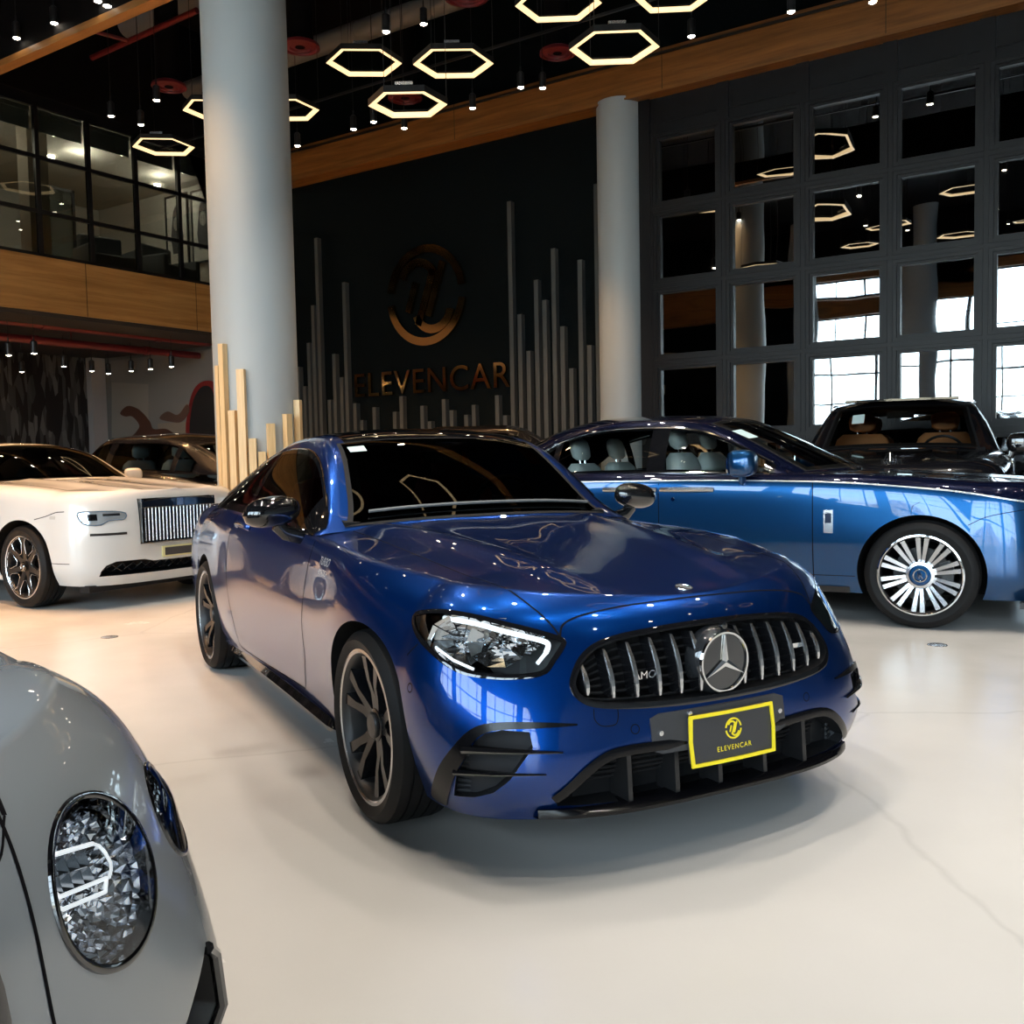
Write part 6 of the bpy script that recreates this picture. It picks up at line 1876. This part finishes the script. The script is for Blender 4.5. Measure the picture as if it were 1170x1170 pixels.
def dark_car(name, pos, head, lab, h=1.60, seats=None, wb=3.0, glass=None, mats_=None):
    """black saloon or estate seen in part between other things"""
    car = empty(name, (*rot2(YAW, pos), 0), R(head) + YAW); tag(car, lab, 'car')
    BLK = mats_ or M_BLACKPAINT
    k = h - 1.55
    B = Body(rolls_rows(wb, -wb - 1.15, k * .5), ncs([.80, .4, -.4, -.85, -2, -3.2, -wb - 1.1], [1.0 + k * .5, 1.05 + k * .5, 1.10 + k * .5, 1.12 + k * .5, 1.12 + k * .5, 1.10, 1.02]), None, xf=.35, xr=-wb - .35, NF=20, NS=70, NR=12, sub=4, nv=10)
    nm = [BLK, M_WELL, M_WELL, BLK]
    B.build('body_shell', nm, car, arch_cut(wb, .40, .36, nm, 1.1))
    WM = dict(tyre=M_TYRE, barrel=M_BLACKGLOSS, lip=M_SATINCHROME, disc=M_DISCW, caliper=M_CALIPER, spoke=M_SATINCHROME, cap=M_BLACKGLOSS)
    wheels4(car, wb, .985, .36, .25, .25, 'twin5', WM)
    z0 = 1.07 + k * .5; z1 = h
    H = House(belt=[(-.74, .87, z0), (-1.3, .90, z0 + .01), (-2.3, .90, z0 + .01), (-3.2, .88, z0), (-wb - .8, .80, z0 - .03)],
              rail=[(-.74, .80, z0 + .015), (-1.0, .76, z0 + .12), (-1.3, .71, z0 + .26), (-1.6, .675, z1 - .11), (-2.0, .655, z1 - .075), (-2.6, .65, z1 - .08), (-3.1, .655, z1 - .13), (-wb - .8, .71, z0 + .03)],
              centre=[(-.74, z0 + .04), (-1.0, z0 + .16), (-1.3, z0 + .31), (-1.6, z1 - .06), (-2.0, z1 - .005), (-2.6, z1), (-3.1, z1 - .06), (-wb - .8, z0 + .05)], bow=[(-.74, .12), (-1.6, .04), (-3, 0), (-wb - .8, -.1)], bulge=.02, pw=2.5)
    vt = lambda u: .86 - max(0, (-wb + .1 - u) / .6) ** 1.4 * .5
    glazing(car, H, dict(u0=-.74, u1=-wb - .8, ws=(-.78, -1.56), rw=(-wb - .05, -wb - .72), side=(-.98, -wb - .3), vtop=vt, v0=.08, pillars=[(-1.85, -1.98), (-wb + .15, -wb + .05)], paint=BLK, glass=glass or M_LIGHTGLASS, nu=70))
    VF, VR, VL, VT = views(B)
    upright_grille(car, VF, B, .38, .55, .88, M_BLACKGLOSS, M_SATINCHROME, 9)
    for s in (1, -1):
        vw = VR if s < 0 else VL
        mirror_unit(car, -1.1, 1.05, z0 + .09, s, BLK, .12, .075)
        for x in (-1.7, -2.6):
            m = MB(); m.tube([vw.on(*vw.ab((x - .2 * t, 0, .94 + k * .4)), .004 + .03 * math.sin(PI * t) ** .5) for t in np.linspace(0, 1, 7)], .012, 6); m.build('door_handle', M_SATINCHROME, car)
        VH = View(B, (.8, s * .6, 0)); V, F = VH.decal_geo([VH.ab(VF.on(s * y, z)) for y, z in ((.50, .82), (.84, .82), (.84, .72), (.52, .74))], .004, .006, .04); m = MB(); m.add(V, F); m.build('headlight', M_SATINCHROME, car)
    cb = empty('cabin', (0, 0, 0), 0, car); c = seats or M_BLACKSATIN
    for x in (-1.95, -2.75):
        for y in (-.40, .40): seat(cb, x, y, z0 - .26, c, .26, True, 'seat', .40 + k * .3, .22)
    return car


def maybach():
    car = empty('luxury_suv', (*rot2(YAW, SUVP), 0), R(SUVH) + YAW)
    tag(car, 'black SUV with tan leather seats facing us, behind the two-tone blue saloon', 'car')
    BLK = M_BLACKPAINT; wb = 3.135
    W = lambda a, b, c, d, e: [(.35, a), (0, b), (-1.5, c), (-3.13, d), (-3.5, e)]
    Z = lambda a, b, c, d, e: [(.35, a), (0, b), (-1.5, c), (-3.13, d), (-3.5, e)]
    rows = [row(.74, .27, W(.84, .90, .90, .90, .88), Z(.27, .28, .30, .30, .34), -4.10, .40, 2.8), row(.82, .42, W(.92, .97, .95, .97, .93), Z(.42, .44, .45, .45, .48), -4.2, .55, 2.8),
            row(.84, .62, W(.93, .99, .965, .99, .94), Z(.62, .63, .64, .64, .66), -4.24, .72, 2.7), row(.83, .80, W(.93, .99, .975, .99, .93), Z(.81, .82, .84, .84, .86), -4.24, .90, 2.6),
            row(.80, .95, W(.91, .975, .975, .98, .91), Z(.97, .99, 1.02, 1.03, 1.04), -4.22, 1.05, 2.5), row(.76, 1.05, W(.86, .94, .96, .95, .87), Z(1.07, 1.10, 1.14, 1.15, 1.15), -4.18, 1.15, 2.4),
            row(.70, 1.10, W(.76, .84, .88, .86, .78), Z(1.13, 1.165, 1.21, 1.22, 1.21), -4.12, 1.2, 2.3)]
    B = Body(rows, ncs([.70, .4, 0, -.5, -.8, -2, -4.1], [1.10, 1.155, 1.20, 1.235, 1.25, 1.24, 1.2]), lambda x, y, v: .016 * math.exp(-((abs(y) - .36) / .07) ** 2) if x > -.7 else 0, xf=.35, xr=-3.5, NF=22, NS=80, sub=5, nv=14)
    nm = [BLK, M_WELL, M_WELL, BLK]
    B.build('body_shell', nm, car, arch_cut(wb, .44, .40, nm, 1.1))
    WM = dict(tyre=M_TYRE, barrel=M_BLACKGLOSS, lip=M_SATINCHROME, disc=M_DISCW, caliper=M_CALIPER, spoke=M_SATINCHROME, cap=M_BLACKGLOSS)
    wheels4(car, wb, 1.0, .40, .275, .28, 'twin10', WM)
    H = House(belt=[(-.62, .90, 1.20), (-1.2, .92, 1.21), (-2.4, .92, 1.22), (-3.4, .90, 1.22), (-4.08, .84, 1.2)],
              rail=[(-.62, .83, 1.215), (-.85, .795, 1.345), (-1.10, .755, 1.50), (-1.38, .715, 1.66), (-1.7, .695, 1.735), (-2.4, .69, 1.76), (-3.2, .695, 1.74), (-3.8, .72, 1.62), (-4.08, .76, 1.3)],
              centre=[(-.62, 1.245), (-.85, 1.385), (-1.10, 1.545), (-1.38, 1.71), (-1.7, 1.80), (-2.4, 1.832), (-3.2, 1.815), (-3.8, 1.70), (-4.08, 1.33)], bow=[(-.62, .12), (-1.4, .06), (-3, 0), (-4.08, -.05)], bulge=.025, pw=2.6)
    vt = lambda u: .86
    glazing(car, H, dict(u0=-.62, u1=-4.08, ws=(-.66, -1.40), rw=(-3.75, -4.03), side=(-.95, -3.7), vtop=vt, v0=.08, pillars=[(-1.85, -1.99), (-2.85, -2.95)], paint=BLK, glass=M_SUVGLASS))
    VF, VR, VL, VT = views(B)
    upright_grille(car, VF, B, .46, .62, 1.0, M_CHROME, M_CHROME, 15)
    for s in (1, -1):
        mirror_unit(car, -.98, 1.085, 1.28, s, M_BLACKGLOSS, .125, .10, .08, .03)
        m = MB(); m.tube([H.S(u, 1.0, .02, s) for u in np.linspace(-1.7, -3.6, 20)], .014, 8); m.build('roof_rail', M_BLACKGLOSS, car)
        VH = View(B, (.8, s * .6, 0)); V, F = VH.decal_geo([VH.ab(VF.on(s * y, z)) for y, z in ((.54, .96), (.86, .97), (.86, .84), (.56, .86))], .004, .006, .04); m = MB(); m.add(V, F); m.build('headlight', M_SATINCHROME, car)
    m = MB(); m.box((-1.62, -.55, 1.775), (-1.40, .55, 1.80)); m.build('roof_pod', M_BLACKGLOSS, car)
    # standing bonnet ornament: two nested arches on a stem
    e = empty('bonnet_ornament', VT.on(*VT.ab((.56, 0, 0)), 0), 0, car)
    m = MB()
    for w_, h_ in ((.050, .085), (.026, .055)):
        m.tube([(0, -w_, 0), (0, -w_ * .6, h_ * .8), (0, 0, h_), (0, w_ * .6, h_ * .8), (0, w_, 0)], .0055, 6)
    m.tube([(0, 0, -.01), (0, 0, .08)], .006, 6); m.tube([(0, -.055, 0), (0, .055, 0)], .006, 6); m.build('arched_mark', M_CHROME, e)
    tan = mat('tan_leather', (.72, .29, .10), .5); cb = empty('cabin', (0, 0, 0), 0, car)
    for x in (-1.85, -2.95):
        for y in (-.42, .42): seat(cb, x, y, .92, tan, .29, True, 'seat', .50, .20)
    m = MB(); m.prism([(-.66, 1.1), (-.80, 1.24), (-1.1, 1.23), (-1.25, 1.1)], -.78, .78, 1); m.build('dashboard', M_BLACKMATT, cb)
    m = MB(); m.tube([(-1.28 + .06 * math.sin(a), .40 + .19 * math.cos(a), 1.20 + .17 * math.sin(a)) for a in np.linspace(0, 2 * PI, 25)[:-1]], .015, 8, closed=True); m.build('steering_wheel', M_BLACKSATIN, cb)
    m = MB(); m.box((-1.36, -.13, 1.58), (-1.33, .13, 1.66)); m.build('rear_view_mirror', M_BLACKGLOSS, cb)
    m = MB(); G = [[H.S(u, 2 - y / float(H.ry(u)), .006) for y in (.34, .46)] for u in (-1.08, -1.24)]; G = [[(p[0], -p[1], p[2]) for p in r] for r in G]; m.grid(G); m.build('windscreen_sticker', M_STICKER, car)
    return car


M_BLACKPAINT = mat('black_paint', (.006, .006, .008), .2, coat=1.0)
M_SUVGLASS = glass_mat('suv_glass', (.88, .90, .90), .7, ior=1.35)
M_GHOSTGLASS = glass_mat('saloon_glass', (.70, .74, .74), .8, ior=1.4)
SUVP, SUVH = (3.88, 9.60), -115.0
hero, HB, _ = build_hero(); finish_hero(hero, HB)
ghost(); wraith(); bentley(); suv = maybach(); suv.scale = (1.03, 1.10, 1.03)
dark_car('dark_saloon', (-6.75, 14.6), 150, 'black car with pale seats, between the white coupe and the grey column', 1.69, mat('pale_grey_leather', (.60, .66, .63), .5), wb=3.35, glass=M_DARKGLASS)
dark_car('dark_saloon', (-2.9, 15.2), 180, 'black car whose roof shows above the blue coupe roof, before the grey battens', 1.78, mat('mid_grey_leather', (.25, .27, .27), .5), glass=M_DARKGLASS)
dark_car('dark_saloon', (6.75, 9.6), -115, 'black car cut by the right edge, right of the black SUV', 1.48)
# ------------------------------------------------------------------ daylight and exposure
def daylight():
    w = bpy.data.worlds.new('sky'); SC.world = w; w.use_nodes = True
    N = w.node_tree.nodes; L = w.node_tree.links; bg = N['Background']
    sk = N.new('ShaderNodeTexSky'); sk.sky_type = 'NISHITA'; sk.sun_disc = False; sk.sun_elevation = R(48); sk.sun_rotation = R(20); sk.air_density = 1.2; sk.dust_density = 3.0; sk.ozone_density = 1.0
    mx = N.new('ShaderNodeMixRGB'); mx.inputs[0].default_value = .55; mx.inputs[2].default_value = (.78, .86, .92, 1)
    hs = N.new('ShaderNodeVectorMath'); hs.operation = 'SCALE'; hs.inputs['Scale'].default_value = .09
    L.new(sk.outputs[0], hs.inputs[0]); L.new(hs.outputs[0], mx.inputs[1])
    L.new(mx.outputs[0], bg.inputs[0]); bg.inputs[1].default_value = 30.0
    # portal over the glazed front, so that the sky outside is sampled through it
    ld = bpy.data.lights.new('sky_portal', 'AREA'); ld.shape = 'RECTANGLE'; ld.size = 24.6; ld.size_y = 7.3; ld.cycles.is_portal = True
    lo = link(bpy.data.objects.new('sky_portal', ld)); lo.location = (.7, YF - .2, 3.68); lo.rotation_euler = (R(90), 0, 0); lo['kind'] = 'helper'


daylight()
SC.view_settings.view_transform = 'Standard'; SC.view_settings.look = 'None'; SC.view_settings.gamma = 1.0; SC.view_settings.exposure = -0.5
SC.view_settings.use_curve_mapping = False
cy = SC.cycles
cy.use_denoising = True; cy.max_bounces = 8; cy.diffuse_bounces = 3; cy.glossy_bounces = 5; cy.transmission_bounces = 4; cy.transparent_max_bounces = 10
cy.caustics_reflective = False; cy.caustics_refractive = False; cy.sample_clamp_indirect = 6.0
def camera():
    cd = bpy.data.cameras.new('camera'); co = link(bpy.data.objects.new('camera', cd))
    cd.sensor_width = 36; cd.sensor_fit = 'HORIZONTAL'; cd.lens = 36 * FPX / 1170; cd.clip_start = 0.05; cd.clip_end = 300
    m = Matrix((CR, CU, -CF)).transposed().to_4x4(); m.translation = CP
    co.matrix_world = m
    SC.camera = co
camera()
